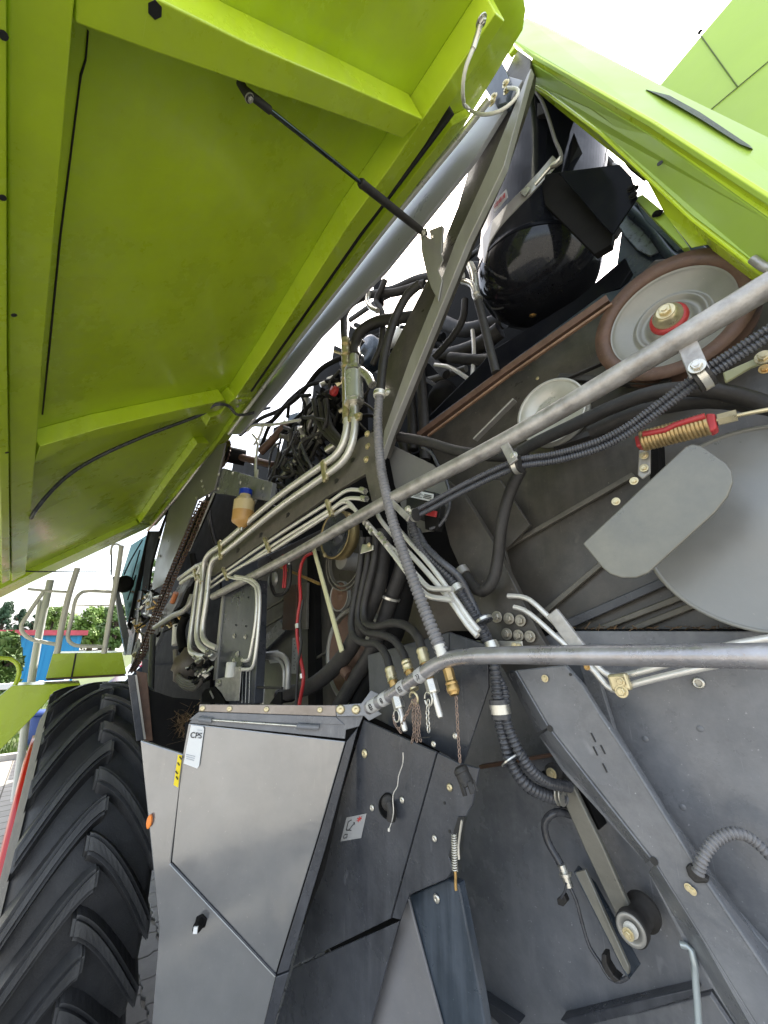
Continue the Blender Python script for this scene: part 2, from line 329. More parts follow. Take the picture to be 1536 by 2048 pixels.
rib('rib', [(395, 886), (340, 960), (280, 1046), (296, 1047), (352, 968), (418, 886)], .06)
rib('edge_rib', [(-90, 1222), (0, 1178), (58, 1150), (160, 1103), (277, 1048), (303, 1050), (292, 1058), (60, 1166), (0, 1196), (-90, 1238)], .055, -.02)
rib('rib', [(-90, 940), (0, 905), (18, 905), (18, 925), (0, 935), (-90, 970)], .075)
rib('gusset', [(470, 797), (503, 797), (492, 806), (470, 812), (448, 845), (412, 852), (420, 835), (440, 828), (452, 812)], .09)
# folded hinge flange with its rubber seam
rib('hinge_flange', [(905, 250), (722, 490), (560, 705), (495, 800), (440, 880), (300, 1052), (312, 1052), (455, 884), (512, 803), (580, 705), (742, 492), (940, 232)], .035)
SEAL = mat('rubber seal', (.015, .015, .013), .7, var=.3)
rib('seal', [(905, 226), (720, 467), (556, 702), (500, 783), (504, 785), (561, 704), (727, 469), (910, 229)], .0865, .03, SEAL)
rib('seal', [(176, 62), (171, 120), (161, 150), (158, 175), (120, 470), (97, 700), (84, 830), (87, 830), (101, 700), (124, 470), (161, 178), (165, 152), (174, 122), (179, 63)], .004, .0, SEAL)
mb = MB(); c = HP(310, 20, .0955)
mb.lathe(c-HN*.004, HN, [(0, .014), (.0045, .014)], 6, False); mb.build('bolt_hole', INK, cover)
for x, y in ((14, 905), (6, 70), (5, 395), (28, 630)):
    mb = MB(); mb.lathe(HP(x, y, .136), HN, [(0, .007), (.0012, .007)], 10, False); mb.build('bolt_hole', INK, cover)
for x, y in ((480, 800), (475, 812)): fast('bolt', HEXM, ZINC, HP(x, y, .093), .012, cover, HN)
def hoodline(name, ps, off, r, m, offs=None, flat=0):
    P = [HP(x, y, (offs[i] if offs else off)) for i, (x, y) in enumerate(ps)]; mb = MB(); mb.tube(spline(P, .03), r, 10); return mb.build(name, m, cover)
hoodline('cable', [(62, 1036), (75, 1015), (100, 985), (140, 948), (200, 912), (300, 868), (400, 830), (440, 808), (480, 830), (540, 815)], .0, .011, LOOM, [.11, .10, .06, .03, .02, .02, .05, .10, .12, .12])
hoodline('cable', [(45, 992), (20, 1020), (0, 1060), (-60, 1110)], .02, .010, LOOM)
hoodline('cable', [(-60, 1142), (0, 1141), (75, 1143), (180, 1143), (285, 1139)], .12, .006, LOOM, [.02, .02, .12, .12, .10])
# gas strut
g0 = HP(489, 180, .07); g1 = M(850, 468, .99); gm = g0.lerp(g1, .50)
mb = MB(); mb.tube([g0+(g1-g0)*.07, gm], .0065, 14)
rod = mb.build('strut_rod', mat('dark chrome', (.10, .12, .13), .12, .9, bump=0), cover)
mb = MB(); mb.tube([gm-(gm-g0)*.02, gm, gm+(gm-g0)*.02, g1], .018, 16, radf=lambda i: (.013, .016, .015, .015)[i]); mb.build('strut_sleeve', RUB, rod)
mb = MB(); mb.tube([g0-(g0-g1)*.0, g0+(g1-g0)*.08], .010, 12); mb.lathe(g0-HN*.02, HN, [(0, .010), (.045, .010)], 14); mb.build('ball_joint', RUB, rod)
fast('bolt', HEXM, ZINC, g0+HN*.02, .012, rod, HN)
# hinge rail: round silver tube and the grey roof gutter behind it
hose('hinge_rail', [(978, 200), (915, 280), (770, 456), (596, 680), (458, 868)], .93, 7, PIPE, R, straight=True)
plate('roof_gutter', [(1010, 150), (975, 205), (905, 290), (595, 680), (462, 868), (480, 868), (560, 775), (640, 672), (770, 540), (850, 440), (950, 315), (1045, 160)], .985, mat('grey gutter paint', (.33, .34, .36), .35, .1, var=.1, dust=.2), R, .02)
hose('seam_cable', [(296, 1060), (360, 985), (420, 905), (455, 858)], .975, 3, ZINC, R)
# --- rear cover on the right, opened the other way
SG = GREEN_LIT
def q3(ps): return [M(x, y, d) for x, y, d in ps]
rc = plate3('rear_cover', q3([(1040, 45, 1.05), (1053, 36, 1.10), (1094, 52, 1.12), (1320, 168, 1.12), (1560, 285, 1.12), (1800, 400, 1.12), (1800, 560, 1.0), (1536, 394, 1.0), (1300, 242, 1.0), (1066, 108, 1.0), (1030, 82, 1.0)]), .012, SG, R)
plate3('cover_flange', q3([(1066, 109, 1.0), (1300, 243, 1.0), (1536, 395, 1.0), (1800, 562, 1.0), (1800, 600, 1.03), (1536, 437, 1.03), (1300, 268, 1.03), (1062, 125, 1.03)]), .010, GREEN, rc)
plate3('cover_lower_panel', q3([(1062, 126, 1.03), (1300, 269, 1.03), (1536, 438, 1.03), (1800, 602, 1.03), (1800, 720, 1.1), (1536, 548, 1.1), (1384, 432, 1.1), (1200, 260, 1.1), (1094, 181, 1.1), (1053, 158, 1.1)]), .010, SG, rc)
plate3('cover_return', q3([(1053, 160, 1.1), (1094, 183, 1.1), (1200, 262, 1.1), (1384, 434, 1.1), (1536, 550, 1.1), (1800, 722, 1.1), (1800, 712, 1.22), (1536, 545, 1.22), (1384, 425, 1.22), (1200, 255, 1.22), (1070, 160, 1.22)]), .008, GREEN, rc)
mb = MB(); o_ = 0.004
mb.prism([p+Vector((0, .004, 0)) for p in q3([(1293, 181, 1.078), (1340, 193, 1.075), (1400, 226, 1.075), (1500, 293, 1.07), (1506, 300, 1.068), (1480, 290, 1.067), (1400, 239, 1.07), (1330, 198, 1.07)])], [p for p in q3([(1293, 181, 1.09), (1340, 193, 1.09), (1400, 226, 1.09), (1500, 293, 1.085), (1506, 300, 1.085), (1480, 290, 1.085), (1400, 239, 1.085), (1330, 198, 1.085)])]); mb.build('scuff_mark', mat('faded scuff paint', (.10, .13, .10), .6, var=.3, vscale=20, dust=.3), rc)  # scuffed paint mark on the cover, built as a thin strip
mb = MB(); mb.lathe(M(1320, 327, 1.058), NF, [(0, .007), (.002, .007)], 14, False); mb.build('bolt_hole', INK, rc)
plate3('cover_arm', q3([(1268, 396, 1.2), (1285, 388, 1.2), (1330, 425, 1.2), (1379, 494, 1.2), (1366, 496, 1.2), (1300, 430, 1.2)]), .02, SG, rc)
plate3('cover_arm', q3([(1284, 344, 1.15), (1330, 352, 1.15), (1384, 440, 1.15), (1420, 489, 1.2), (1382, 496, 1.2), (1330, 430, 1.2)]), .02, GREEN, rc)
plate3('cover_edge', q3([(1382, 432, 1.12), (1536, 552, 1.12), (1800, 730, 1.12), (1800, 745, 1.12), (1532, 560, 1.12), (1420, 478, 1.12)]), .05, GREEN, rc)
for x, y in ((1270, 378), (1318, 427), (1312, 428)): bolt(x, y, 1.19, 7, rc, BLACK)
hose('latch_handle', [(1505, 518), (1525, 532), (1570, 552)], 1.08, 8, GALV, rc)
pg = plate3('tank_extension', q3([(1320, 170, 1.5), (1420, 50, 1.5), (1540, -90, 1.5), (1900, -90, 1.5), (1900, 500, 1.5), (1536, 280, 1.5)]), .02, SG, R)
for a_ in ([(1398, 66), (1475, 173)], [(1418, 222), (1540, 120), (1700, -10)]):
    mb = MB(); mb.tube([M(x, y, 1.497) for x, y in a_], .0018, 6); mb.build('panel_seam', mat('seam line', (.10, .14, .03), .6), pg)
fast('bolt', HEXM, BLACK, M(1400, 64, 1.495), .008, pg)
# small bits at the hinge corner
plate3('hinge_bracket', q3([(1000, 50, .98), (1030, 95, .98), (1018, 110, .99), (985, 68, .98)]), .02, GREEN, cover)
plate3('hinge_bracket', q3([(905, 160, .98), (925, 155, .98), (953, 180, .985), (940, 205, .985)]), .02, GREEN, cover)
plate('hinge_block', [(955, 150), (990, 105), (1008, 132), (1022, 168), (1012, 205), (992, 210), (972, 180)], .965, NAVY, R, .04)
for x, y in ((1012, 168), (1014, 182), (985, 205), (988, 195)): bolt(x, y, .955, 8, R, YZINC)
eye = HP(962, 40, .09)
fast('bolt', HEXM, ZINC, eye, .018, cover, HN)
RCP = [HP(x, y, o) for x, y, o in ((960, 50, .10), (955, 70, .11), (946, 98, .13), (933, 130, .15), (926, 165, .17), (926, 195, .18))]+[M(x, y, d) for x, y, d in ((938, 218, .87), (965, 229, .88), (1000, 222, .90), (1024, 205, .92), (1036, 188, .925), (1033, 178, .935), (1015, 176, .95))]
mb = MB(); mb.tube(spline(RCP, .02), .0062, 10); rcb = mb.build('retaining_cable', CREAM, R)
mb = MB(); mb.tube(RCP[:3], .0085, 10); mb.build('cable_ferrule', ZINC, rcb)
# --- diagonal beam
db = plate('diagonal_beam', [(1035, 98), (1062, 118), (1058, 160), (1000, 330), (934, 480), (872, 636), (781, 861), (764, 912), (748, 880), (752, 792), (775, 718), (862, 545), (915, 415), (967, 236)], 1.02, DARKU, R, .05)  # shaded face of the beam, darkness put into its material
plate('beam_flange', [(1054, 150), (1062, 135), (1008, 330), (936, 480), (872, 638), (781, 862), (762, 916), (768, 862), (820, 715), (867, 600), (912, 480), (980, 330)], .985, BEAMG, db, .03)  # lit side of the beam, brightness put into a paler steel
plate('strut_bracket', [(840, 462), (862, 478), (878, 455), (886, 452), (882, 505), (886, 520), (876, 540), (884, 560), (876, 602), (862, 575), (852, 545), (843, 505)], .975, BEAMG, db, .006)
plate('strut_bracket', [(858, 460), (884, 450), (880, 500), (874, 502), (868, 520)], .99, BEAMG, db, .02)
fast('bolt', HEXM, ZINC, M(848, 466, .965), .018, db)
for x, y in ((735, 868), (736, 893), (733, 919)): bolt(x, y, .955, 7, R, YZINC)
# --- dark inner body, closes the machine
body = plate('inner_shade_wall', [(330, 1120), (440, 950), (560, 930), (650, 800), (720, 730), (850, 700), (960, 600), (1170, 610), (1250, 575), (1300, 480), (1800, 480), (1900, 900), (1900, 2300), (250, 2300), (290, 1500), (290, 1300)], 2.0, BLACK, R, .04, 0)  # wall added to stop light leaks, recess shade in its black
plate('roof_wall', [(1246, 440), (1262, 405), (1290, 400), (1420, 500), (1540, 540), (1700, 600), (1700, 900), (1250, 700), (1200, 620), (1232, 540)], 1.45, NAVY, R, .02)
hose('roof_channel', [(1262, 420), (1300, 455), (1340, 510), (1365, 530)], 1.42, 10, NAVY, R)
plate('roof_channel', [(1268, 398), (1284, 392), (1300, 410), (1370, 495), (1352, 502), (1290, 440)], 1.40, NAVY, R, .03)
plate('worn_cover', [(1238, 452), (1262, 425), (1300, 470), (1322, 500), (1300, 512), (1275, 500), (1248, 470)], 1.43, mat('scuffed blue grey', (.16, .18, .21), .3, .3, var=.5, vscale=30, bump=.5), R, .01)
mb = MB(); mb.box((3.9, -2.35, 1.05), (1.5, 0, 0), (0, .95, 0), (0, 0, .22)); mb.build('added_chassis', BLACK, R)  # box added to keep the sun off the ground underneath
mb = MB(); mb.box((3.1, -2.95, 2.6), (1.9, 0, 0), (0, .9, 0), (0, 0, 1.7)); mb.build('added_grain_tank', GREEN, R)  # unseen bulk, box added to keep the sun out of the bay
mb = MB(); mb.box((-1.0, -2.95, 2.3), (2.2, 0, 0), (0, .85, 0), (0, 0, 1.4)); mb.build('added_engine_deck', DARK, R)  # unseen rear bulk, lower box added to block the sun
# --- upper right side sheets
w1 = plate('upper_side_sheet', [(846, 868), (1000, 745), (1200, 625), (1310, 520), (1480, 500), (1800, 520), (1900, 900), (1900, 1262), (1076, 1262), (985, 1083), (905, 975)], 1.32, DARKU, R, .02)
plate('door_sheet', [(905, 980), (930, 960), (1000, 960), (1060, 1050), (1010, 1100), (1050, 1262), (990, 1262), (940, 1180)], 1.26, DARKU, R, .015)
for q in ([(1008, 1098), (1268, 950)], [(1062, 1248), (1215, 1118)], [(1130, 1285), (1300, 1222), (1420, 1172)], [(1180, 1292), (1330, 1236), (1440, 1190)], [(1290, 1060), (1380, 1010)]):
    mb = MB(); P = [M(x, y, 1.305) for x, y in q]; P[1:-1] = []; mb.bar(P[0], P[1], .017, .02); mb.build('stiffening_bar', OLIVE, w1, .003)
plate('bottom_rail', [(1070, 1258), (1900, 1258), (1900, 1273), (1076, 1271)], 1.27, BLACK, R, .04)
plate('sheet_joint', [(1080, 1262), (1335, 1150), (1345, 1165), (1100, 1275)], 1.29, DARK2, w1, .01)
plate('sheet_joint', [(1338, 1120), (1352, 1110), (1356, 1180), (1342, 1190)], 1.29, DARK2, w1, .01)
for x, y in ((1075, 757), (1330, 1205), (1255, 1235)): bolt(x, y, 1.3, 3.5, w1, YZINC)
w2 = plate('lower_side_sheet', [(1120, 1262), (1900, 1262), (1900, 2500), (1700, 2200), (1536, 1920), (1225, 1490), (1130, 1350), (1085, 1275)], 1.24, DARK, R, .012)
plate('sheet_flange', [(1150, 1300), (1180, 1300), (1230, 1462), (1408, 1752), (1536, 1896), (1700, 2110), (1720, 2200), (1536, 1960), (1380, 1730), (1190, 1440)], 1.205, DARK, w2, .02)
def emb(x, y, r, d=1.238):
    mb = MB(); p = M(x, y, d); s_ = r*depth(p)/F; mb.lathe(p-NF*.001, NF, [(0, s_), (.0015, s_*.7), (.0015, .0)], 14, True); o = mb.build('embossed_dimple', DARK, w2); return o
for x, y in ((1290, 1478), (1400, 1458), (1235, 1500), (1365, 1615), (1350, 1690)): emb(x, y, 6)
mb = MB(); p = M(1397, 1366, 1.236); mb.lathe(p, NF, [(0, .013), (.006, .012), (.006, .007), (0, .007)], 16); mb.build('grommet', ZINC, w2)
# --- inclined strut and lower beam
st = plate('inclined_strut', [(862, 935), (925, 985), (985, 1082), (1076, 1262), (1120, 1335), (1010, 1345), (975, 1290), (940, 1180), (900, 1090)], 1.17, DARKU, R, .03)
for x, y in ((994, 1234), (1018, 1237), (1041, 1241), (1014, 1268), (1037, 1271), (1060, 1273)): bolt(x, y, 1.163, 11.5, st, mat('zinc bolt plate', (.42, .39, .32), .38, .7, var=.3, dust=.3) if x == 994 else bpy.data.materials['zinc bolt plate'])
bk = plate('loom_bracket', [(937, 1281), (1044, 1282), (1046, 1301), (950, 1304)], 1.13, ZINC, R, .006)
for x, y in ((970, 1290), (1028, 1291), (1037, 1293), (951, 1288)): bolt(x, y, 1.123, 6, bk, YZINC)
lb = plate('lower_beam', [(1032, 1340), (1130, 1330), (1165, 1370), (1199, 1425), (1250, 1500), (1388, 1722), (1536, 1942), (1800, 2340), (1700, 2400), (1511, 2048), (1305, 1718), (1098, 1454)], 1.10, DARK, R, .02, .004)
def flange(o1, d1, o2, d2, m=DARK): return plate3('beam_flange', [M(x, y, d1) for x, y in o1]+[M(x, y, d2) for x, y in reversed(o2)], .006, m, lb, .002)
flange([(1030, 1342), (1096, 1455)], 1.10, [(1009, 1342), (1074, 1467)], 1.19)
flange([(1098, 1458), (1200, 1590), (1303, 1720)], 1.10, [(1078, 1472), (1124, 1542), (1292, 1727)], 1.19)
flange([(1310, 1728), (1400, 1870), (1511, 2050), (1700, 2400)], 1.10, [(1296, 1744), (1375, 1898), (1472, 2052), (1640, 2400)], 1.17)
flange([(1199, 1425), (1250, 1500), (1388, 1722), (1536, 1942), (1800, 2340)], 1.10, [(1222, 1452), (1270, 1530), (1406, 1750), (1556, 1930), (1800, 2300)], 1.23)
for x, y in ((1090, 1357), (1377, 1775), (1385, 1782)): bolt(x, y, 1.095, 7, lb, YZINC)
for x, y, s_ in ((1025, 1349, 3.2), (1141, 1349, 3), (1100, 1457, 6), (1308, 1722, 7)):
    mb = MB(); p = M(x, y, 1.098); s_ *= depth(p)/F; mb.lathe(p, NF, [(0, s_), (.0008, s_)], 14, False); mb.build('bolt_hole', INK, lb)
for x, y in ((1190, 1502), (1205, 1499), (1209, 1536), (1186, 1475)):
    mb = MB(); mb.bar(M(x-4, y-9, 1.0985), M(x+5, y+9, 1.0985), .003, .002); mb.build('slot', INK, lb)
# --- lower plate with idler arm
w3 = plate('recess_wall', [(900, 1300), (1100, 1300), (1300, 1500), (1400, 1700), (1700, 2300), (700, 2300), (880, 1500)], 1.60, DARK, R, .02)
lp = plate('lower_plate', [(959, 1536), (1115, 1510), (1200, 1500), (1420, 1760), (1500, 1960), (1395, 1986), (1250, 2020), (1120, 2048), (1000, 2048), (952, 1998), (915, 1800), (930, 1650)], 1.42, DARK, R, .012, .003)
plate('plate_lip', [(957, 1531), (1110, 1506), (1116, 1512), (960, 1539)], 1.39, RUST, lp, .03)
plate('plate_lip', [(1120, 2040), (1250, 2008), (1390, 1976), (1398, 1990), (1262, 2030), (1150, 2058)], 1.38, DARK2, lp, .04)
plate('plate_lip', [(943, 1992), (955, 1990), (1040, 2048), (1010, 2062)], 1.38, DARK2, lp, .04)
plate('floor_sheet', [(880, 2010), (1000, 2040), (1260, 2030), (1420, 1990), (1560, 2200), (1400, 2400), (800, 2400)], 1.5, DARK, R, .02)
ar = plate('idler_arm', [(1118, 1583), (1146, 1571), (1204, 1690), (1262, 1822), (1236, 1840), (1172, 1705)], 1.30, PLATEG, R, .02, .004)
def roller(name, px, py, d, rpx, prof, m, par, ax=NF, n=40):
    p = M(px, py, d); s_ = rpx*depth(p)/F; mb = MB(); mb.lathe(p, ax, [(h*s_, r*s_) for h, r in prof], n); return mb.build(name, m, par), p, s_
rl, p, s_ = roller('roller', 1262, 1860, 1.26, 29, [(-3.0, .9), (-2.9, 1.15), (-2.5, 1.15), (-2.45, .85), (-.7, .85), (-.6, 1.0), (-.1, 1.0), (0, .95), (.02, 0)], RUB, ar)
roller('roller_face', 1262, 1860, 1.26, 29, [(0, .92), (.08, .9), (.06, .66), (.02, .64), (.02, .4), (.0, .4)], BEAMG, rl)
roller('hub_washer', 1262, 1860, 1.255, 29, [(0, .46), (.1, .45), (.14, .3), (.14, 0)], CREAM, rl)
fast('bolt', HEXM, YZINC, p+NF*.02, s_*.36, rl)
rl2, p, s_ = roller('bearing', 1106, 1546, 1.34, 17, [(-.6, 1), (0, 1), (.05, .7), (.0, .6), (.15, .58), (.2, 0)], RUB, ar)
fast('bolt', HEXM, YZINC, p+NF*.01, s_*.6, rl2)
hose('hub_shaft', [(1098, 1546), (1106, 1590), (1140, 1600)], 1.36, 14, BLACK, ar)
plate('arm_support', [(1148, 1560), (1175, 1600), (1200, 1660), (1180, 1660), (1150, 1600)], 1.36, BLACK, R, .06)
sb_ = plate3('sensor_bar', [M(1147, 1745, 1.33), M(1170, 1738, 1.33), M(1258, 1935, 1.30), M(1256, 1951, 1.30), M(1246, 1938, 1.3)], .012, PLATEG, R)
plate3('sensor_bar_side', [M(1150, 1742, 1.33), M(1158, 1730, 1.40), M(1190, 1765, 1.40), M(1283, 1928, 1.40), M(1262, 1955, 1.32), M(1256, 1951, 1.30)], .006, NAVY, sb_)
hose('sensor_hose', [(1142, 1630, 1.38), (1120, 1624, 1.36), (1104, 1628, 1.34), (1090, 1645, 1.33), (1092, 1672, 1.33), (1102, 1695, 1.33), (1114, 1715, 1.33), (1123, 1732, 1.33)], 1.33, 7, LOOM, R)
hose('sensor_plug', [(1123, 1730), (1129, 1745), (1134, 1760), (1139, 1774)], 1.32, 8, ZINC, R)
hose('sensor_plug_collar', [(1130, 1746), (1132, 1752)], 1.315, 12, ZINC, R)
hose('sensor_wire', [(1139, 1772), (1152, 1800), (1160, 1830), (1168, 1860), (1180, 1895), (1200, 1925), (1218, 1955), (1240, 1962), (1257, 1953)], 1.32, 3.2, LOOM, R)
plate('rubber_loop', [(1203, 1908), (1212, 1910), (1214, 1930), (1226, 1950), (1240, 1962), (1228, 1966), (1210, 1946), (1202, 1924)], 1.31, RUB, R, .03)
hose('cap_strap', [(1133, 1765), (1130, 1782), (1122, 1796)], 1.31, 2.2, LOOM, R)
plate('rubber_cap', [(1113, 1798), (1128, 1790), (1134, 1804), (1126, 1814), (1115, 1810)], 1.31, RUB, R, .02)
hose('support_rod', [(1362, 1889), (1383, 1899), (1391, 1960), (1397, 2048), (1403, 2200)], 1.16, 6, mat('pale blue rod', (.50, .56, .57), .35, .4), R, straight=False)
hose('corrugated_loom', [(1396, 1745, 1.09), (1404, 1720, 1.09), (1418, 1695, 1.1), (1440, 1675, 1.12), (1470, 1666, 1.14), (1500, 1676, 1.16), (1536, 1708, 1.17), (1590, 1770, 1.18)], 1.1, 11, LOOM2, R, corr=1)
plate('loom_flange', [(1370, 1735), (1380, 1728), (1400, 1748), (1418, 1760), (1414, 1768), (1390, 1768), (1375, 1752)], 1.09, RUB, R, .02, .004)
# --- shield plate, blue leg
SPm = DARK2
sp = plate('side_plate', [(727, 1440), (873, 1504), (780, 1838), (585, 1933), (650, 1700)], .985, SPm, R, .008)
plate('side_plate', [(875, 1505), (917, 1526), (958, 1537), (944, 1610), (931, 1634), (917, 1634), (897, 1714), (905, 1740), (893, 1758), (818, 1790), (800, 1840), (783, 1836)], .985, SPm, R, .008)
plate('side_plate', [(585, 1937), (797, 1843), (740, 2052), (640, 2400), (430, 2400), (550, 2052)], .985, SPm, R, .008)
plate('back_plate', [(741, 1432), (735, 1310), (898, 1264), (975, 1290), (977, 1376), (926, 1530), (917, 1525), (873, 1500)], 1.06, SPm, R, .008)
mb = MB(); mb.tube([M(898, 1266, 1.058), M(898, 1330, 1.058)], .0015, 6); mb.build('sheet_crease', INK, R)
leg = plate('support_leg', [(818, 1792), (895, 1758), (917, 1768), (960, 1991), (1010, 2300), (1000, 2500), (960, 2500), (885, 2050)], 1.03, NAVY, R, .03, .004)
plate('inner_panel', [(816, 1796), (884, 2050), (960, 2400), (640, 2400), (739, 2052), (800, 1842)], 1.02, mat('mid grey sheet', (.16, .16, .17), .4, var=.2, dust=.25), R, .008)
for x, y, r_ in ((729, 1507, 8), (744, 1616, 6), (804, 1600, 6), (899, 1575, 7), (869, 1677, 6), (867, 1488, 6), (910, 1472, 6)): rivet(x, y, .983, r_, R, YZINC if r_ > 6 else ZINC)
rivet(873, 1797, 1.028, 8, R, ZINC)
for x, y, d in ((786, 1640, .984), (889, 1606, .984), (899, 1663, .984)):
    mb = MB(); p = M(x, y, d); mb.lathe(p, NF, [(0, .004), (.0008, .004)], 10, False); mb.build('bolt_hole', INK, sp)
# slot with tension spring
plate('slot', [(917, 1634), (930, 1634), (917, 1706), (898, 1716), (908, 1660)], .983, INK, R, .002, 0)
def spring(name, a, b, r, n, wire, m, par):
    a, b = Vector(a), Vector(b); ax = (b-a).normalized(); u = ax.orthogonal().normalized(); v = ax.cross(u); N_ = n*14
    mb = MB(); mb.tube([a.lerp(b, i/N_)+(u*math.cos(i/14*2*math.pi)+v*math.sin(i/14*2*math.pi))*r for i in range(N_+1)], wire, 6); return mb.build(name, m, par)
spring('tension_spring', M(908, 1668, .96), M(910, 1742, .96), .0065, 15, .0018, ZINC, R)
hose('spring_rod', [(924, 1640), (917, 1690), (918, 1718)], .965, 2.5, ZINC, R)
hose('spring_rod', [(910, 1740), (911, 1752), (911, 1764), (912, 1780)], .96, 3, BRASS, R)
# recessed latch and its lead-seal wire
mb = MB(); p = M(780, 1612, .984); s_ = 21*depth(p)/F
N2 = (NF+Vector((-.75, .25, .1))).normalized(); mb.lathe(p+NF*.006, N2, [(-.012, s_*1.05), (.001, s_*1.02), (.001, s_*.9), (-.006, s_*.85), (-.006, 0)], 30); la = mb.build('latch_recess', BLACK, sp)
roller('latch_drum', 776, 1606, .975, 14, [(-1, 1), (0, 1), (.2, .8), (.2, 0)], RUB, la, N2)
hose('latch_handle', [(778, 1605), (783, 1622), (782, 1640)], .965, 9, RUB, la)
mb = MB(); P = [M(x, y, .958) for x, y in ((806, 1505), (806, 1525), (797, 1553), (795, 1572), (786, 1590), (787, 1625), (783, 1645), (778, 1659))]
mb.tube(spline(P, .01), .0016, 6); mb.tube([P[-1]-Vector((0, 0, .004)), P[-1]+Vector((0, 0, .004))], .004, 8); mb.build('seal_wire', PIPE, R)
# warning sticker on the side plate
o4 = [(693, 1635), (733, 1627), (722, 1676), (681, 1683)]
stk = plate('warning_sticker', o4, .983, mat('grey sticker', (.34, .34, .34), .4, var=.1), sp, .001, 0)
def quad_uv(o4, d): 
    c = [M(x, y, d) for x, y in o4]; return lambda u, v: (c[3]*(1-u)+c[2]*u)*(1-v)+(c[0]*(1-u)+c[1]*u)*v
quv = quad_uv(o4, .9815)
ux = (quv(1, 0)-quv(0, 0)).normalized(); uy = (quv(0, 1)-quv(0, 0)).normalized()
text('C3', 'print', quv(.08, .10), ux, uy, .016, INK, stk)
mb = MB()
for a_, b_ in (((.3, .85), (.15, .8)), ((.15, .8), (.15, .45)), ((.15, .45), (.42, .4)), ((.3, .45), (.5, .7)), ((.5, .7), (.44, .72)), ((.5, .7), (.5, .62))): mb.tube([quv(*a_), quv(*b_)], .0011, 5)
mb.build('print', INK, stk)
mb = MB()
for k in range(7): a_ = k*.9; mb.tube([quv(.7, .82), quv(.7+.12*math.cos(a_), .82+.12*math.sin(a_))], .0011, 5)
mb.build('print', REDINK, stk)
# --- shield box with the service door (vertical, turned towards the camera)
DN = -Vector((fw.x, fw.y, 0)).normalized(); DO = M(720, 1450, .975)
DR = Vector((-DN.y, DN.x, 0)); 
if DR.dot(rt) < 0: DR = -DR
def Q(px, py, off=0.): return PL(px, py, DO+DN*off, DN)
def dplate(name, ps, off, m, par, th=.006, bevel=.002):
    P = [Q(x, y, off) for x, y in ps]; mb = MB(); mb.prism(P, [p-DN*th for p in P]); return mb.build(name, m, par, bevel)
box = dplate('shield_box', [(280, 1480), (366, 1508), (341, 1727), (552, 1953), (529, 2048), (440, 2400), (280, 2400), (303, 2048), (318, 1858)], 0, SATIN, R, .012, .004)
dplate('shield_backing', [(370, 1445), (715, 1452), (650, 1740), (530, 2048), (440, 2400), (330, 2400), (345, 1727), (368, 1500)], -.02, BLACK, box, .01, 0)
door = dplate('service_door', [(377, 1447), (691, 1483), (640, 1660), (551, 1949), (343, 1724), (366, 1506)], .004, SATIN, R, .010, .003)
dplate('door_edge', [(693, 1483), (716, 1455), (650, 1700), (577, 1941), (553, 1950), (642, 1660)], .002, DARK2, door, .03, .002)
dplate('box_edge', [(552, 1954), (578, 1944), (549, 2048), (450, 2400), (430, 2400), (529, 2048)], .0, DARK2, box, .03, .002)
mb = MB(); mb.tube([Q(343, 1727, .006), Q(551, 1950, .006)], .003, 8); mb.build('door_lip', DARK2, door)
# side return joining door front to the machine
led = dplate('hinge_ledge', [(386, 1437), (397, 1424), (672, 1433), (727, 1431), (718, 1453), (692, 1460), (690, 1478), (378, 1446)], .010, DARK, R, .006)
fr = dplate('rivet_strip', [(399, 1409), (672, 1411), (672, 1433), (397, 1423)], .018, mat('worn brown steel', (.30, .26, .23), .38, .4, var=.3, vscale=9, dust=.3), R, .006)
for x in (405, 459, 533, 640): fast('rivet', RIVM, YZINC, Q(x, 1417+(x-400)*.012, .019), .010, fr, DN)
dplate('ledge_step', [(397, 1424), (672, 1434), (690, 1450), (378, 1440)], .014, DARK, led, .004)
for x0, x1, y in ((398, 424, 1438), (594, 638, 1452)):
    mb = MB(); mb.tube([Q(x0, y, .022), Q(x1, y+3, .022)], .009, 12); mb.build('hinge_knuckle', DARK, door)
mb = MB(); mb.tube([Q(424, 1440, .018), Q(594, 1452, .018)], .0035, 8); mb.build('hinge_pin', ZINC, door)
bp = dplate('tube_bracket', [(672, 1411), (723, 1407), (742, 1381), (757, 1388), (754, 1404), (744, 1414), (764, 1428), (738, 1442), (728, 1432), (673, 1433)], .022, mat('painted bracket grey', (.26, .27, .29), .4, .2, var=.15, dust=.2), R, .008)
for x in (681, 712): fast('rivet', RIVM, YZINC, Q(x, 1419, .023), .016, bp, DN)
# stickers
cs = dplate('model_sticker', [(382, 1450), (406, 1453), (408, 1458), (398, 1532), (394, 1537), (367, 1527), (372, 1500)], .010, WHITE, R, .0015, 0)
up_d = (Q(382, 1452)-Q(368, 1525)).normalized(); rx = (Q(404, 1454)-Q(382, 1452)).normalized()
text('CPS', 'print', Q(379.5, 1475, .013), rx, up_d, .0185, INK, cs)
for k, (y, L) in enumerate(((1460, 9), (1466, 7), (1471, 8), (1476, 6))):
    mb = MB(); mb.tube([Q(395, y, .0125), Q(395+L, y+1, .0125)], .0008, 5); mb.build('print', mat('pale print', (.45, .47, .5), .5) if k == 0 else bpy.data.materials['pale print'], cs)
for k in range(3):
    mb = MB(); mb.tube([Q(372+k*.3, 1509+k*4, .0125), Q(390-k, 1513+k*4, .0125)], .0009, 5); mb.build('print', bpy.data.materials['pale print'], cs)
ys = dplate('warning_label', [(356, 1509), (364, 1511), (356, 1575), (347, 1570)], .012, YEL, R, .0015, 0)
for x, y in ((357, 1528), (353, 1545), (354, 1556), (361, 1516)):
    mb = MB(); mb.tube([Q(x-2, y-3, .0145), Q(x+2, y+3, .0145)], .0018, 5); mb.build('print', INK, ys)
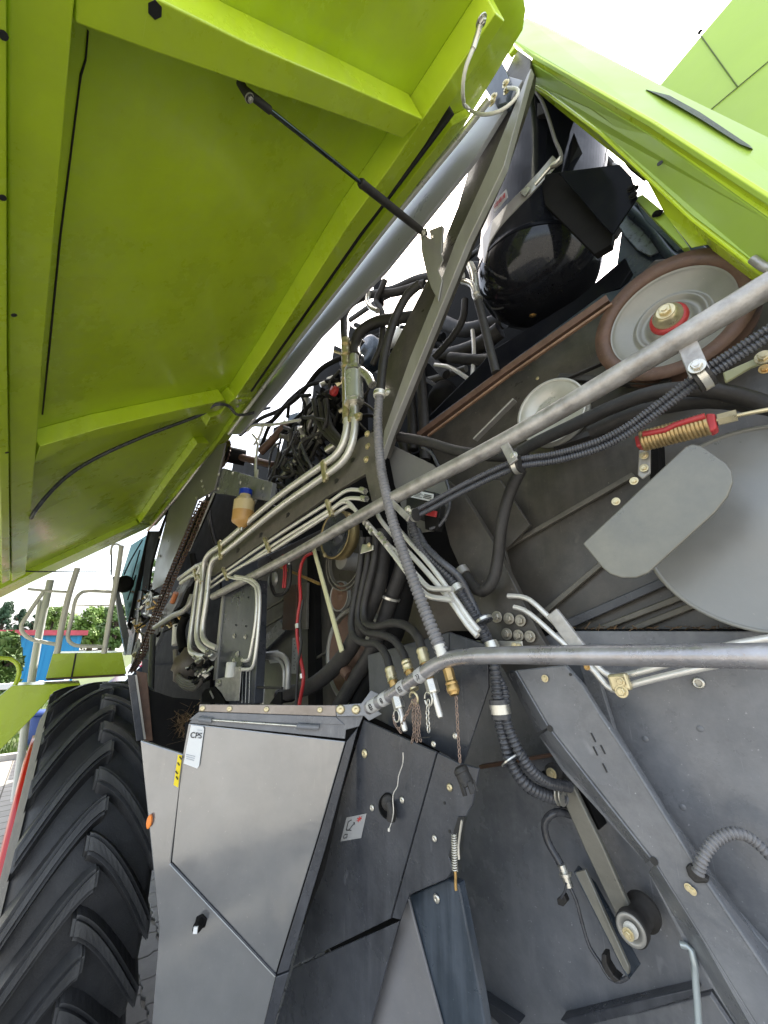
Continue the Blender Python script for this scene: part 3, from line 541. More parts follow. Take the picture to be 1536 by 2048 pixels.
mb = MB(); c = Q(300, 1642, .004); a_ = (Q(305, 1642)-Q(300, 1642)).length; b__ = (Q(300, 1656)-Q(300, 1642)).length
mb.prism([c+DN*.008+DR*math.cos(t)*a_+Vector((0, 0, 1))*math.sin(t)*b__ for t in [k*math.pi/12 for k in range(24)]], [c-DN*.002+DR*math.cos(t)*a_+Vector((0, 0, 1))*math.sin(t)*b__ for t in [k*math.pi/12 for k in range(24)]])
mb.build('side_reflector', ORG, R, .002)
mb = MB(); c = Q(402, 1843, .0)
mb.lathe(c, DN, [(0, .020), (.004, .020), (.006, .016), (.030, .014), (.034, .011), (.034, 0)], 6, False); kb = mb.build('turn_knob', BLACK, box, .002)
mb = MB(); mb.box(c+DN*.0355, DR*.006, Vector((0, 0, 1))*.008, DN*.003); mb.build('knob_tip', WHITE, kb)
# mud flap between tyre and box
plate3('guard_or_dark_sheet', [PX(x, y, 2.25) for x, y in [(255, 1350), (272, 1350), (290, 1478), (273, 1483)]], .01, DARK2, R)
plate3('guard_edge', [PX(x, y, 2.24) for x, y in [(270, 1350), (274, 1350), (292, 1478), (288, 1479)]], .004, BEAMG, R, 0)
plate3('rusty_guard', [PX(x, y, 2.27) for x, y in [(273, 1342), (294, 1346), (306, 1482), (290, 1482)]], .01, RUST, R)
plate3('guard_or_dark_sheet', [PX(x, y, 2.30) for x, y in [(288, 1352), (300, 1380), (345, 1395), (400, 1400), (400, 1520), (300, 1500)]], .01, BLACK, R)  # black sheet added here for the dark of the cavity
# ledge floor of straw
def heap(name, px, py, d, n, m, sx, sy):
    mb = MB()
    for k in range(n):
        p = M(px+random.gauss(0, sx), py+random.gauss(0, sy), d+random.random()*.15); v = Vector((random.uniform(-1, 1), random.uniform(-1, 1), random.uniform(-.5, .5))).normalized()*random.uniform(.015, .05)
        s_ = v.cross(Vector((0, 0, 1))).normalized()*.002; mb.add([p-v-s_, p-v+s_, p+v+s_, p+v-s_], [(0, 1, 2, 3)])
    o = mb.build(name, m, R); o['kind'] = 'stuff'; return o
heap('straw', 348, 1448, .66, 700, STRAW, 22, 16)
plate('straw_shade_sheet', [(290, 1330), (420, 1330), (420, 1520), (300, 1520)], 1.42, BLACK, R, .02, 0)  # black sheet standing in for the dark interior behind the straw
plate('cavity_shade_sheet', [(280, 1180), (440, 1140), (440, 1560), (290, 1560)], 1.5, BLACK, R, .02, 0)  # black sheet in place of the cavity's own shade
# --- front tyre
TR, TC, TY0, TY1 = .85, Vector((3.02, 0, .85)), -.035, -.535
ty = (TY0+TY1)/2; hw = (TY0-TY1)/2
def lathe_y(prof, n, c): # prof (y, r)
    mb = MB(); mb.lathe(c, (0, 1, 0), prof, n, True); return mb
prof = [(-hw*.72, .43), (-hw*.80, .45), (-hw*1.03, .58), (-hw*1.05, .68), (-hw*.97, .755), (-hw*.86, .787), (-hw*.5, .810), (0, .818), (hw*.5, .810), (hw*.86, .787), (hw*.97, .755), (hw*1.05, .68), (hw*1.03, .58), (hw*.80, .45), (hw*.72, .43)]
cT = Vector((TC.x, ty, TC.z))
wh = lathe_y([(-hw*.74, .40), (-hw*.74, .45), (-hw*.6, .42), (-hw*.3, .38), (hw*.3, .38), (hw*.6, .42), (hw*.74, .45), (hw*.74, .43), (hw*.5, .36), (hw*.3, .16), (hw*.55, .14), (hw*.58, 0)], 64, cT).build('front_wheel', REDP, R)
tyre = lathe_y(prof, 128, cT).build('tyre', TYRE, wh)
lathe_y([(hw*1.005, .62), (hw*1.13, .62), (hw*1.18, .50), (hw*1.02, .42), (hw*.9, .40), (hw*.5, .3)], 96, cT).build('rim', mat('bright red rim', (.50, .004, .008), .35, var=.1, coat=.4), wh)
lathe_y([(hw*.98, .765), (hw*1.075, .70), (hw*1.09, .66), (hw*1.07, .60)], 96, cT).build('sidewall', SIDEW, wh)
def lug(sgn):
    n = 12; mb = MB(); L = []
    for i in range(n+1):
        t = i/n; y = sgn*(-.03+ (hw*1.0+.03)*t); th = .02+.43*t**1.5; base = .816-.030*(abs(y)/hw)**4-(.055 if t > .95 else 0)
        top = .878-.040*t**3; w_ = .050+.010*t; wt = w_*.66
        def pt(a, r, yy=y): return Vector((-math.sin(a)*r, yy, math.cos(a)*r))
        L.append([pt(th-w_/base*1.25, base-.03), pt(th-wt/top, top), pt(th+wt/top*1.0, top), pt(th+w_/base*1.25, base-.03)])
    for i in range(n): mb.add(L[i]+L[i+1], [(0, 1, 5, 4), (1, 2, 6, 5), (2, 3, 7, 6)])
    mb.add(L[0], [(0, 1, 2, 3)]); mb.add(L[-1], [(3, 2, 1, 0)])
    me = bpy.data.meshes.new('tread_lug'); me.from_pydata(mb.v, [], mb.f); me.update()
    bm = bmesh.new(); bm.from_mesh(me); bmesh.ops.remove_doubles(bm, verts=bm.verts, dist=1e-5); bmesh.ops.recalc_face_normals(bm, faces=bm.faces)
    ed = [e for e in bm.edges if len(e.link_faces) == 2 and e.link_faces[0].normal.angle(e.link_faces[1].normal) > .7]
    bmesh.ops.bevel(bm, geom=ed, offset=.011, segments=2, affect='EDGES'); bm.to_mesh(me); bm.free(); return me
LM = {s_: lug(s_) for s_ in (-1, 1)}; NL = 22
for s_ in (-1, 1):
    for k in range(NL):
        a_ = (k+(.5 if s_ > 0 else 0))/NL*2*math.pi
        link('tread_lug', LM[s_], TYRE, wh, cT, Quaternion((0, 1, 0), -a_))
# --- tubes in front
GR = [(738, 1416, .93), (790, 1385, .905), (840, 1351, .895), (868, 1332, .89), (900, 1318, .885), (950, 1312, .88), (1100, 1310, .88), (1300, 1311, .88), (1536, 1312, .88), (1800, 1315, .88)]
hr = hose('grab_rail', GR, .88, 12, TUBE, R, n=20)
GS = spline(pts(GR, .88), .008)
def pxo(p): d = p-Vector((0, 0, H)); return CX+F*d.dot(rt)/d.dot(fw)
def rail_at(x): return min(GS, key=lambda p: abs(pxo(p)-x))
for x, y, x2, y2 in ((743, 1409, 757, 1401), (766, 1396, 780, 1387), (801, 1374, 815, 1363), (836, 1351, 850, 1341)):
    mb = MB(); a_, b__ = rail_at(x), rail_at(x2); rr = 12*depth(M(738, 1416, .93))/F*1.035; mb.tube([a_, b__], rr, 20, cap=False); bd = mb.build('symbol_band', mat('band print', (.55, .55, .54), .4) if x == 743 else bpy.data.materials['band print'], hr)
    ce = (a_+b__)/2; ax = (b__-a_).normalized(); nn = (Vector((0, 0, H))-ce).normalized(); nn = (nn-ax*nn.dot(ax)).normalized(); u2 = ax.cross(nn)
    mb = MB(); K = 18; rg = .0085
    if x == 743:
        for k in range(8): t = k*math.pi/4; mb.tube([ce+nn*(rr+.0006)+(ax*math.cos(t)+u2*math.sin(t))*rg*.9, ce+nn*(rr-.001)+(ax*math.cos(t)+u2*math.sin(t))*rg*1.35], .0012, 5)
    if x == 836:
        for sft in (-.004, .004): mb.tube([ce+nn*(rr+.0004)+ax*(sft+.003*math.sin(k))+u2*(k-2.5)*.003 for k in range(6)], .0011, 5)
    elif x == 801:
        sq = [(-1, -1), (1, -1), (1, 1), (-1, 1), (-1, -1)]; mb.tube([ce+nn*(rr+.0002)+(ax*i+u2*j)*rg*.8 for i, j in sq], .0012, 5); mb.tube([ce+nn*(rr+.0008)+(ax*math.cos(k*.7)+u2*math.sin(k*.7))*rg*.35 for k in range(8)], .0012, 5)
    else: mb.tube([ce+nn*(rr-.0001)+(ax*math.cos(k*2*math.pi/K)*(1 if x == 743 else .7)+u2*math.sin(k*2*math.pi/K))*rg*.9 for k in range(K+1)], .0013, 5); mb.tube([ce+nn*(rr+.0006)+(ax*math.cos(k*.7)+u2*math.sin(k*.7))*rg*.35 for k in range(8)], .0012, 5)
    mb.build('print', INK, bd)
lr = hose('long_rail', [(427, 1193, .955), (590, 1108, .945), (755, 1013, .93), (1020, 876, .92), (1250, 743, .91), (1536, 572, .90), (1800, 410, .89)], .93, 7.2, GALV, R, n=20)
mb = MB(); mb.bar(M(1105, 1225, .905), M(1165, 1305, .895), .030, .012); mb.build('rail_stay', GALV, hr, .002)
for (x, y, x2, y2, w_) in ((1374, 688, 1400, 750, .034), (1008, 886, 1028, 925, .026), (782, 1003, 818, 1038, .022)):
    mb = MB(); mb.bar(M(x, y, .91), M(x2, y2, .90), w_, .008); mb.build('rail_tab', GALV, lr, .002)
# clamps round the looms
def clamp(px, py, d, rpx, dirpx, par, m=RUB, wd=.5):
    p = M(px, py, d); q = M(px+dirpx[0], py+dirpx[1], d); ax = (q-p).normalized(); s_ = rpx*depth(p)/F
    mb = MB(); mb.tube([p-ax*s_*wd, p+ax*s_*wd], s_, 18); o = mb.build('loom_clamp', m, par, .002); mb = MB(); mb.tube([p-ax*s_*wd*.5, p+ax*s_*wd*.5], s_*1.06, 18); mb.build('clamp_band', ZINC, o); return o
clamp(1404, 754, .92, 27, (10, -6), lr); clamp(1034, 930, .93, 18, (10, -3), lr); clamp(829, 1030, .93, 13, (10, -2), lr)
bolt(1394, 733, .885, 15, lr, ZINC); bolt(1027, 912, .905, 9, lr, ZINC); bolt(816, 1019, .91, 8, lr, ZINC)
# corrugated looms along the long rail
A1 = [(826, 1024, .94), (860, 1006, .95), (930, 968, .95), (1032, 922, .94), (1110, 908, .94), (1190, 885, .94), (1250, 855, .94), (1320, 805, .93), (1405, 742, .92), (1470, 700, .91), (1540, 655, .90), (1650, 590, .89)]
hose('corrugated_loom', A1, .93, 5, LOOM, R, corr=1)
hose('corrugated_loom', [(x+3, y+11+i*.6, d+.004) for i, (x, y, d) in enumerate(A1)], .93, 5, LOOM, R, corr=1)
hose('corrugated_loom', [(x-2, y+2+i*.4, d+.03) for i, (x, y, d) in enumerate(A1)], .93, 4.6, LOOM, R, corr=1)
hose('thick_hose', [(1040, 903, 1.05), (1075, 884, 1.05), (1130, 858, 1.05), (1230, 812, 1.05), (1310, 785, 1.05), (1400, 778, 1.06), (1480, 792, 1.08), (1560, 820, 1.08), (1700, 860, 1.1)], 1.05, 12, RUB, R)
hose('thick_hose', [(1180, 866, 1.12), (1250, 835, 1.12), (1330, 812, 1.12), (1420, 800, 1.12), (1540, 812, 1.12)], 1.12, 14, RUB, R)
hose('thick_hose', [(1042, 938, 1.08), (1020, 985, 1.08), (1003, 1050, 1.08), (996, 1115, 1.1), (985, 1163, 1.1), (965, 1183, 1.1), (945, 1170, 1.12), (926, 1141, 1.14)], 1.08, 12, RUB, R)
hose('hose_cap', [(930, 1148, 1.13), (922, 1136, 1.13)], 1.13, 12, BEAMG, R)
hose('thick_hose', [(770, 872, 1.08), (800, 874, 1.08), (853, 884, 1.08), (918, 903, 1.09), (1000, 912, 1.1), (1050, 908, 1.1)], 1.08, 9, RUB, R)
# sensor box on its rounded mount
mp = plate('sensor_mount', [(772, 884), (817, 906), (866, 929), (890, 955), (899, 1000), (892, 1040), (868, 1062), (835, 1066), (808, 1030), (788, 968)], 1.09, mat('mount grey', (.20, .20, .195), .4, .2, var=.15, dust=.3), R, .006)
sn = plate('sensor_box', [(812, 985), (822, 975), (872, 985), (882, 1012), (874, 1052), (812, 1030)], 1.05, INK, R, .03, .003)
plate('sensor_label', [(827, 979), (867, 988), (866, 1004), (815, 993)], 1.045, WHITE, sn, .002, 0)
qv = quad_uv([(827, 979), (867, 988), (866, 1004), (815, 993)], 1.0435)
mb = MB()
for k in range(4): mb.tube([qv(.1+.04*k, .75-.17*k), qv(.45+.1*(k % 2), .75-.17*k)], .0009, 5)
for k in range(3): mb.tube([qv(.6, .7-.2*k), qv(.92, .7-.2*k)], .0014, 5)
mb.build('print', INK, sn)
plate('red_plug', [(852, 1018), (872, 1022), (870, 1034), (850, 1030)], 1.02, REDP, sn, .01)
plate('sensor_plug', [(848, 1030), (878, 1036), (874, 1062), (850, 1058)], 1.03, BLACK, sn, .03)
hose('sensor_cable', [(860, 1058, 1.03), (880, 1050, 1.04), (897, 1020, 1.05), (897, 975, 1.06), (878, 935, 1.06), (862, 905, 1.07), (845, 895, 1.08)], 1.05, 3.6, LOOM, R)
hose('sensor_cable', [(820, 1045, 1.02), (823, 1075, 1.02), (850, 1105, 1.03), (880, 1135, 1.05), (905, 1160, 1.06)], 1.03, 6, LOOM, R)
hose('sensor_cable', [(835, 1060, 1.02), (850, 1090, 1.02), (885, 1125, 1.03), (915, 1150, 1.05), (935, 1185, 1.08), (958, 1235, 1.1), (982, 1290, 1.1), (988, 1340, 1.08), (1000, 1380, 1.08)], 1.03, 6.5, LOOM, R)
# loom running down from the sensor to the idler
L1 = [(822, 1043, 1.0), (843, 1098, 1.02), (875, 1132, 1.04), (902, 1160, 1.05), (928, 1198, 1.07), (955, 1245, 1.08), (976, 1290, 1.08), (988, 1330, 1.06), (994, 1380, 1.05), (999, 1437, 1.06), (1009, 1480, 1.07), (1024, 1528, 1.09), (1052, 1568, 1.12), (1090, 1590, 1.18), (1128, 1597, 1.25)]
hose('corrugated_loom', L1, 1.05, 12, LOOM, R, corr=1, ref=8)
L2 = [(980, 1330, 1.09), (1008, 1383, 1.07), (1012, 1437, 1.06), (1030, 1487, 1.07), (1058, 1534, 1.10), (1092, 1563, 1.16), (1140, 1574, 1.26)]
hose('corrugated_loom', L2, 1.05, 10.5, LOOM, R, corr=1, ref=2)
clamp(1000, 1418, 1.055, 19, (2, 12), R, LOOM, .9); clamp(1022, 1520, 1.075, 21, (10, 16), R, LOOM, .12); clamp(1118, 1587, 1.22, 20, (14, 4), R, ZINC, .06); clamp(1126, 1588, 1.23, 20, (14, 4), R, ZINC, .06)
clamp(984, 1292, 1.075, 13, (5, 14), R, ZINC, .7); clamp(915, 1178, 1.055, 14, (8, 12), R, ZINC, .5); clamp(968, 1240, 1.08, 17, (8, 16), R, LOOM, .3)
hose('clamp_tail', [(1040, 1518), (1048, 1504)], 1.07, 3, LOOM, R)
# --- pulleys and belts
def pulley(name, px, py, d, rpx, mrim, mface, par, hub=None, prof=None, th=.35, band=.93):
    p = M(px, py, d); s_ = rpx*depth(p)/F; mb = MB()
    mb.lathe(p, NF, [(-th*s_, .8*s_), (-th*s_, 1*s_), (-.22*s_, 1.0*s_), (-.12*s_, .90*s_), (-.02*s_, 1.0*s_), (0, 1*s_), (0, band*s_), (-.05*s_, (band-.02)*s_)], 72, True, False); o = mb.build(name, mrim, par)
    mb = MB(); mb.lathe(p, NF, [(h*s_, r*s_) for h, r in (prof or [(-.03, .90), (-.06, .84), (-.16, .48), (-.17, .40), (-.10, .36), (-.10, .2), (-.04, .18), (-.04, 0)])], 72, True, True, False); mb.build('pulley_face', mface, o)
    if hub: mb = MB(); mb.lathe(p, NF, [(-.16*s_, .25*s_), (-.05*s_, .24*s_), (-.03*s_, .2*s_), (-.03*s_, 0)], 40); mb.build('pulley_hub', hub, o)
    return o, p, s_
pu, p, s_ = pulley('drive_pulley', 1335, 632, 1.17, 134, RUST, PULL, R, REDP, [(-.01, .80), (-.05, .78)]+[(-.05-.17*(i/14)**.7+(.004 if i % 2 else 0), .77-.27*i/14) for i in range(15)]+[(-.16, .46), (-.15, .42), (-.22, .40), (-.22, .30), (-.10, .28), (-.10, .24), (-.06, .2), (-.06, 0)], th=.3, band=.80)
mb = MB(); mb.lathe(p, NF, [(-.01, .19*s_), (.006, .19*s_), (.012, .15*s_), (.02, .145*s_), (.024, .09*s_), (.026, 0)], 40); mb.build('hub_washer', YZINC, pu)
fast('bolt', HEXM, YZINC, p+NF*.022, s_*.12, pu)
PULL_LIT = mat('lit pale pulley', (.46, .45, .40), .32, .3, var=.14, vscale=9, dust=.25)  # idler's lit brightness put into a paler copy of the pulley grey
pulley('idler_pulley', 1099, 822, 1.16, 69, PULL_LIT, PULL_LIT, R, None, [(-.03, .94), (-.04, .55), (-.10, .50), (-.08, .42), (-.10, .36), (-.08, .28), (-.10, .2), (-.02, .12), (-.02, 0)])
bd, p, s_ = pulley('variator_disc', 1528, 1050, 1.16, 212, PULL, mat('plain grey disc', (.24, .245, .24), .34, .2, var=.1, vscale=4, dust=.15), R, None, [(-.02, .97), (-.025, .9), (-.02, .3), (-.01, .2), (-.005, .12), (-.005, 0)], .15, .97)
def belt(ps, d, w_, m=RUST, th=.02, name='drive_belt'):
    P = pts(ps, d); mb = MB()
    for a_, b__ in zip(P, P[1:]): mb.bar(a_, b__, th, w_)
    return mb.build(name, m, R, .002)
belt([(838, 872), (1010, 745), (1218, 600)], 1.2, .03, RUST, .028)
belt([(856, 872), (1020, 750), (1225, 608)], 1.17, .012, mat('worn belt brown', (.22, .13, .08), .5, var=.3, vscale=20), .009)
belt([(1040, 870), (1130, 760), (1220, 720)], 1.2, .02, RUB, .006)
belt([(950, 880), (1030, 800)], 1.22, .03, BEAMG, .008)
belt([(1110, 893), (1240, 850), (1340, 760)], 1.21, .03, RUB, .02)
belt([(1120, 755), (1250, 765), (1330, 768)], 1.22, .03, RUB, .02)
plate('belt_ledge', [(850, 850), (1205, 588), (1240, 578), (1262, 560), (1250, 590), (1215, 606), (852, 868)], 1.30, NAVY, R, .05)
# guard plate over the disc
gp = plate('guard_plate', [(1165, 1087), (1370, 893), (1384, 887), (1400, 890), (1452, 926), (1463, 942), (1466, 965), (1456, 992), (1430, 1025), (1296, 1146), (1272, 1156), (1244, 1156), (1220, 1148), (1205, 1136)], .99, PLATEG, R, .010, .003)
for x, y in ((1268, 962), (1232, 1003)): bolt(x, y, 1.01, 8, gp, YZINC)
tp = plate('bearing_plate', [(1277, 900), (1300, 898), (1300, 946), (1284, 958), (1275, 950)], 1.05, BEAMG, R, .01)
for y in (911, 936): bolt(1288, y, 1.043, 8, tp, YZINC)
plate('bearing_bracket', [(1296, 895), (1318, 880), (1320, 940), (1300, 960)], 1.12, BLACK, R, .06)
# red tensioner spring
s0, s1 = M(1283, 883, 1.0), M(1415, 848, 1.0)
spring('tensioner_spring', s0, s1, .021, 17, .0048, mat('bronze spring wire', (.42, .30, .14), .35, .7, var=.3, vscale=30), R)
plate('tensioner_end', [(1268, 872), (1284, 868), (1286, 892), (1272, 894)], .99, REDP, R, .03, .004)
plate('tensioner_end', [(1408, 838), (1412, 826), (1430, 826), (1434, 856), (1420, 864), (1410, 858)], .99, REDP, R, .03, .004)
hose('tensioner_bar', [(1286, 868), (1330, 860), (1350, 850), (1410, 832)], .975, 5.5, REDP, R)
hose('tensioner_rod', [(1430, 842), (1445, 838), (1500, 826), (1560, 815)], 1.0, 4, YZINC, R)
mb = MB(); mb.lathe(M(1436, 840, 1.0), M(1460, 834, 1.0)-M(1436, 840, 1.0), [(0, .013), (.03, .013)], 6, False); mb.build('tensioner_nut', YZINC, R)
plate('green_link', [(1445, 745), (1536, 705), (1620, 680), (1620, 710), (1536, 722), (1500, 735), (1450, 765)], 1.05, mat('faded green bracket', (.36, .37, .20), .4, var=.2, dust=.3), R, .01)
bolt(1527, 715, 1.04, 14, R, YZINC); bolt(1530, 738, 1.04, 10, R, BRASS)
bolt(1222, 862, 1.15, 10, R, OLIVE); bolt(1243, 830, 1.2, 12, R, BLACK)
# --- air tank under the engine deck
ta, tb = M(1072, 548, 1.40), M(1098, 215, 1.36)
ax = (ta-tb).normalized(); tr_ = .262
mb = MB(); Lk = (ta-tb).length
mb.lathe(ta, ax, [(-Lk*.86, tr_*.6), (-Lk*.82, tr_), (-.022, tr_), (-.02, tr_*1.012), (0, tr_*1.012)], 96); tank = mb.build('air_tank', TANKM, R)
mb = MB(); mb.lathe(ta, ax, [(-.001, tr_)]+[(.205*math.sin(t*math.pi/32), tr_*math.cos(t*math.pi/32)) for t in range(0, 17)], 96); mb.build('tank_dome', DOME, tank)
e0 = ta+ax*.188-Vector((0, 0, .0)); fast('bolt', HEXM, BRASS, e0, .026, tank, ax)
mb = MB(); mb.lathe(e0-ax*.016, ax, [(0, .04), (.01, .036), (.014, 0)], 24); mb.build('drain_boss', TANKM, tank)
# label on the tank and the strap buckle
def on_tank(px, py, rr):
    c0 = Vector((0, 0, H)); r = W(ray(px, py)).normalized(); o = c0-ta; d_ = r-ax*r.dot(ax); o2 = o-ax*o.dot(ax)
    A_ = d_.dot(d_); B_ = 2*d_.dot(o2); C_ = o2.dot(o2)-rr*rr; D_ = B_*B_-4*A_*C_
    return c0+r*((-B_-math.sqrt(max(D_, 0)))/(2*A_))
def tank_quad(name, q4, m, par, lift=.004):
    P = [on_tank(x, y, tr_+lift) for x, y in q4]; nn = (P[1]-P[0]).cross(P[2]-P[0]).normalized()
    if nn.dot(Vector((0, 0, H))-P[0]) < 0: nn = -nn
    mb = MB(); mb.prism(P, [p-nn*.003 for p in P]); return mb.build(name, m, par)
SPT = [(1112, 318), (1085, 350), (1055, 382), (1022, 415), (992, 448), (972, 480), (962, 520)]
mb = MB(); SL = [(on_tank(x-7, y-7, tr_+.006), on_tank(x+6, y+6, tr_+.006)) for x, y in SPT]
for (a_, b__), (c_, d_) in zip(SL, SL[1:]): 
    mb.prism([a_, b__, d_, c_], [p+(ta-p).normalized()*.006 for p in (a_, b__, d_, c_)])
sp_ = mb.build('tank_strap', BEAMG, tank)
tl = tank_quad('tank_label', [(985, 408), (1012, 378), (1015, 394), (988, 426)], WHITE, tank, .010)
mb = MB()
for k in range(9): a_ = .12+k*.09; P = [on_tank(985+27*a_+1, 408-30*a_+4, tr_+.0125), on_tank(985+27*a_+1, 408-30*a_+12, tr_+.0125)]; mb.tube(P, .0012+.0006*(k % 3), 4)
mb.build('print', REDINK, tl)
tank_quad('strap_buckle', [(1040, 385), (1052, 372), (1062, 376), (1050, 392)], ZINC, sp_, .016)
# black bracket and fan cowl around the tank
plate('deck_dark_fill', [(1004, 260), (1046, 190), (1120, 215), (1168, 262), (1150, 300), (1170, 330), (1240, 330), (1262, 420), (1232, 470), (1182, 506), (1150, 600), (960, 660), (890, 640), (900, 560), (935, 470), (985, 330)], 1.95, BLACK, R, .03)  # black sheet added to fill the sky gaps with dark
for k in range(9): x, y = random.uniform(1090, 1235), random.uniform(215, 350); hose('engine_pipe', [(x, y, 1.6), (x+random.uniform(20, 50), y+random.uniform(20, 60), 1.6), (x+random.uniform(30, 60), y+random.uniform(50, 110), 1.65)], 1.6, random.uniform(3, 9), random.choice((BLACK, RUB, BLACK, GALV)), R)
plate('tank_bracket', [(1116, 344), (1239, 328), (1262, 352), (1275, 394), (1225, 468), (1206, 450)], 1.12, TANKM, R, .008)
plate('tank_bracket', [(1080, 350), (1116, 344), (1225, 468), (1221, 489), (1189, 508), (1090, 410)], 1.16, BLACK, R, .03)
plate('bracket_plate', [(1040, 236), (1078, 222), (1100, 205), (1130, 215), (1157, 290), (1128, 350), (1106, 325), (1080, 300)], 1.22, BLACK, R, .08)
plate('bracket_plate', [(1075, 205), (1088, 206), (1090, 225), (1074, 232)], 1.12, RUB, R, .05)
hose('engine_pipe', [(1130, 225), (1160, 270), (1185, 310)], 1.52, 12, mat('dark pipe steel', (.10, .09, .09), .4, .5), R)  # pipe in an even dark steel colour
hose('bracket_rod', [(1062, 170), (1085, 205), (1110, 280), (1122, 325), (1100, 335)], 1.12, 3, OLIVE, R)
hose('strap_bolt', [(1122, 315), (1113, 325), (1105, 330), (1070, 370)], 1.12, 4, ZINC, R)
plate('cab_bracket', [(1060, 172), (1100, 195), (1130, 215), (1125, 235), (1090, 215), (1060, 190)], 1.2, BEAMG, R, .02)
for k in range(7): p = (1150+random.random()*60, 300+random.random()*38); mb = MB(); mb.box(M(*p, 1.75), (.02+random.random()*.03, 0, 0), (0, .02, .01), (0, .0, .02+random.random()*.02)); mb.build('deck_fitting', GALV if k % 2 else BLACK, R, .004)
for x, y in ((1262, 378), (1266, 392)): bolt(x, y, 1.11, 8, R, BLACK)
# engine-deck girder below the tank
plate('deck_girder', [(985, 700), (1150, 600), (1250, 515), (1262, 540), (1240, 575), (1205, 590), (860, 850), (850, 840), (960, 730)], 1.34, TANKM, R, .03)
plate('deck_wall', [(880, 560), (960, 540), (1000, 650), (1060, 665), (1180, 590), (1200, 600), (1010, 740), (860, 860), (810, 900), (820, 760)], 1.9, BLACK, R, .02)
# pressure gauge
ga, p, s_ = roller('pressure_gauge', 919, 553, 1.12, 13, [(-.9, .9), (-.8, 1), (0, 1), (.05, .93), (.0, .88)], BLACK, R, W(ray(919, 553)).normalized()*-1+Vector((0, 0, -.1)))
nax = (W(ray(919, 553)).normalized()*-1+Vector((0, 0, -.1))).normalized()
mb = MB(); mb.lathe(p, nax, [(0, .86*s_), (.002, .86*s_), (.0021, 0)], 30); mb.build('gauge_face', WHITE, ga)
mb = MB(); mb.tube([p+nax*.004, p+nax*.004+Vector((.2, 0, .8)).normalized()*s_*.6], .0016, 5); mb.build('gauge_needle', INK, ga)
hose('gauge_fitting', [(925, 562), (945, 570), (952, 588)], 1.14, 6, ZINC, R); hose('gauge_fitting', [(940, 530), (948, 552), (952, 590), (958, 600)], 1.15, 8, ZINC, R)
hose('air_hose', [(954, 595, 1.15), (962, 625, 1.16), (978, 690, 1.17), (992, 745, 1.18)], 1.15, 8, RUB, R)
plate('deck_dark_fill', [(455, 985), (470, 905), (505, 930), (540, 870), (560, 905), (575, 850), (600, 845), (606, 790), (622, 800), (640, 735), (660, 745), (668, 690), (690, 700), (700, 650), (722, 668), (745, 640), (800, 668), (840, 640), (850, 900), (700, 960), (560, 1060)], 1.85, BLACK, R, .03)  # jagged black sheet added as dark behind the clutter
# engine bay: hoses, block, small fittings
def bh(ps, d, r, m=RUB, name='engine_hose'): return hose(name, ps, d, r, m, R)
bh([(1000, 660), (960, 690), (900, 710), (860, 712), (800, 700)], 1.5, 17); bh([(1010, 640), (930, 660), (870, 640), (830, 650)], 1.6, 16)
bh([(930, 600), (925, 640), (900, 680), (868, 715)], 1.3, 7); bh([(1010, 715), (960, 720), (900, 715)], 1.4, 12)
bh([(1060, 560), (990, 545), (940, 530), (880, 570), (840, 620)], 1.45, 7); bh([(980, 470), (945, 510), (900, 545), (870, 610)], 1.5, 5)
bh([(868, 560), (905, 530), (960, 500)], 1.4, 4); bh([(700, 640), (760, 600), (840, 560), (900, 520)], 1.25, 5)
bh([(690, 680, 1.0), (688, 650, 1.02), (690, 625, 1.03), (704, 606, 1.05), (738, 590, 1.1), (790, 585, 1.15), (850, 567, 1.2)], 1.0, 8)
bh([(710, 712, 1.0), (710, 690, 1.02), (720, 665, 1.03), (752, 644, 1.06), (800, 636, 1.1), (850, 630, 1.2)], 1.0, 11)
bh([(770, 560), (762, 580), (752, 600), (764, 625), (762, 690), (745, 730)], 1.1, 6)
bh([(755, 555), (770, 580), (840, 555), (880, 552)], 1.2, 6); bh([(748, 545), (756, 570), (758, 610)], 1.15, 10, BLACK)
hose('clamp_ring', [(738, 585), (735, 600), (742, 615), (755, 622)], 1.05, 5, ZINC, R)
bh([(840, 568, .99), (815, 590, .98), (794, 628, .97), (780, 665, .96), (770, 705, .95), (764, 745, .945), (760, 790, .94)], .97, 9)
V1 = [(760, 782, .94), (756, 830, .935), (757, 880, .93), (762, 935, .92), (772, 985, .91), (788, 1050, .90), (810, 1115, .90), (843, 1204, .895), (866, 1262, .89), (884, 1305, .885)]
hose('corrugated_loom', V1, .93, 9, LOOM2, R, corr=1)
hose('loom_ferrule', [(878, 1290), (885, 1312)], .88, 10.5, CREAM, R)
clamp(759, 788, .938, 12, (-1, 12), R, CREAM, .5); bolt(775, 785, .95, 8, R, ZINC)
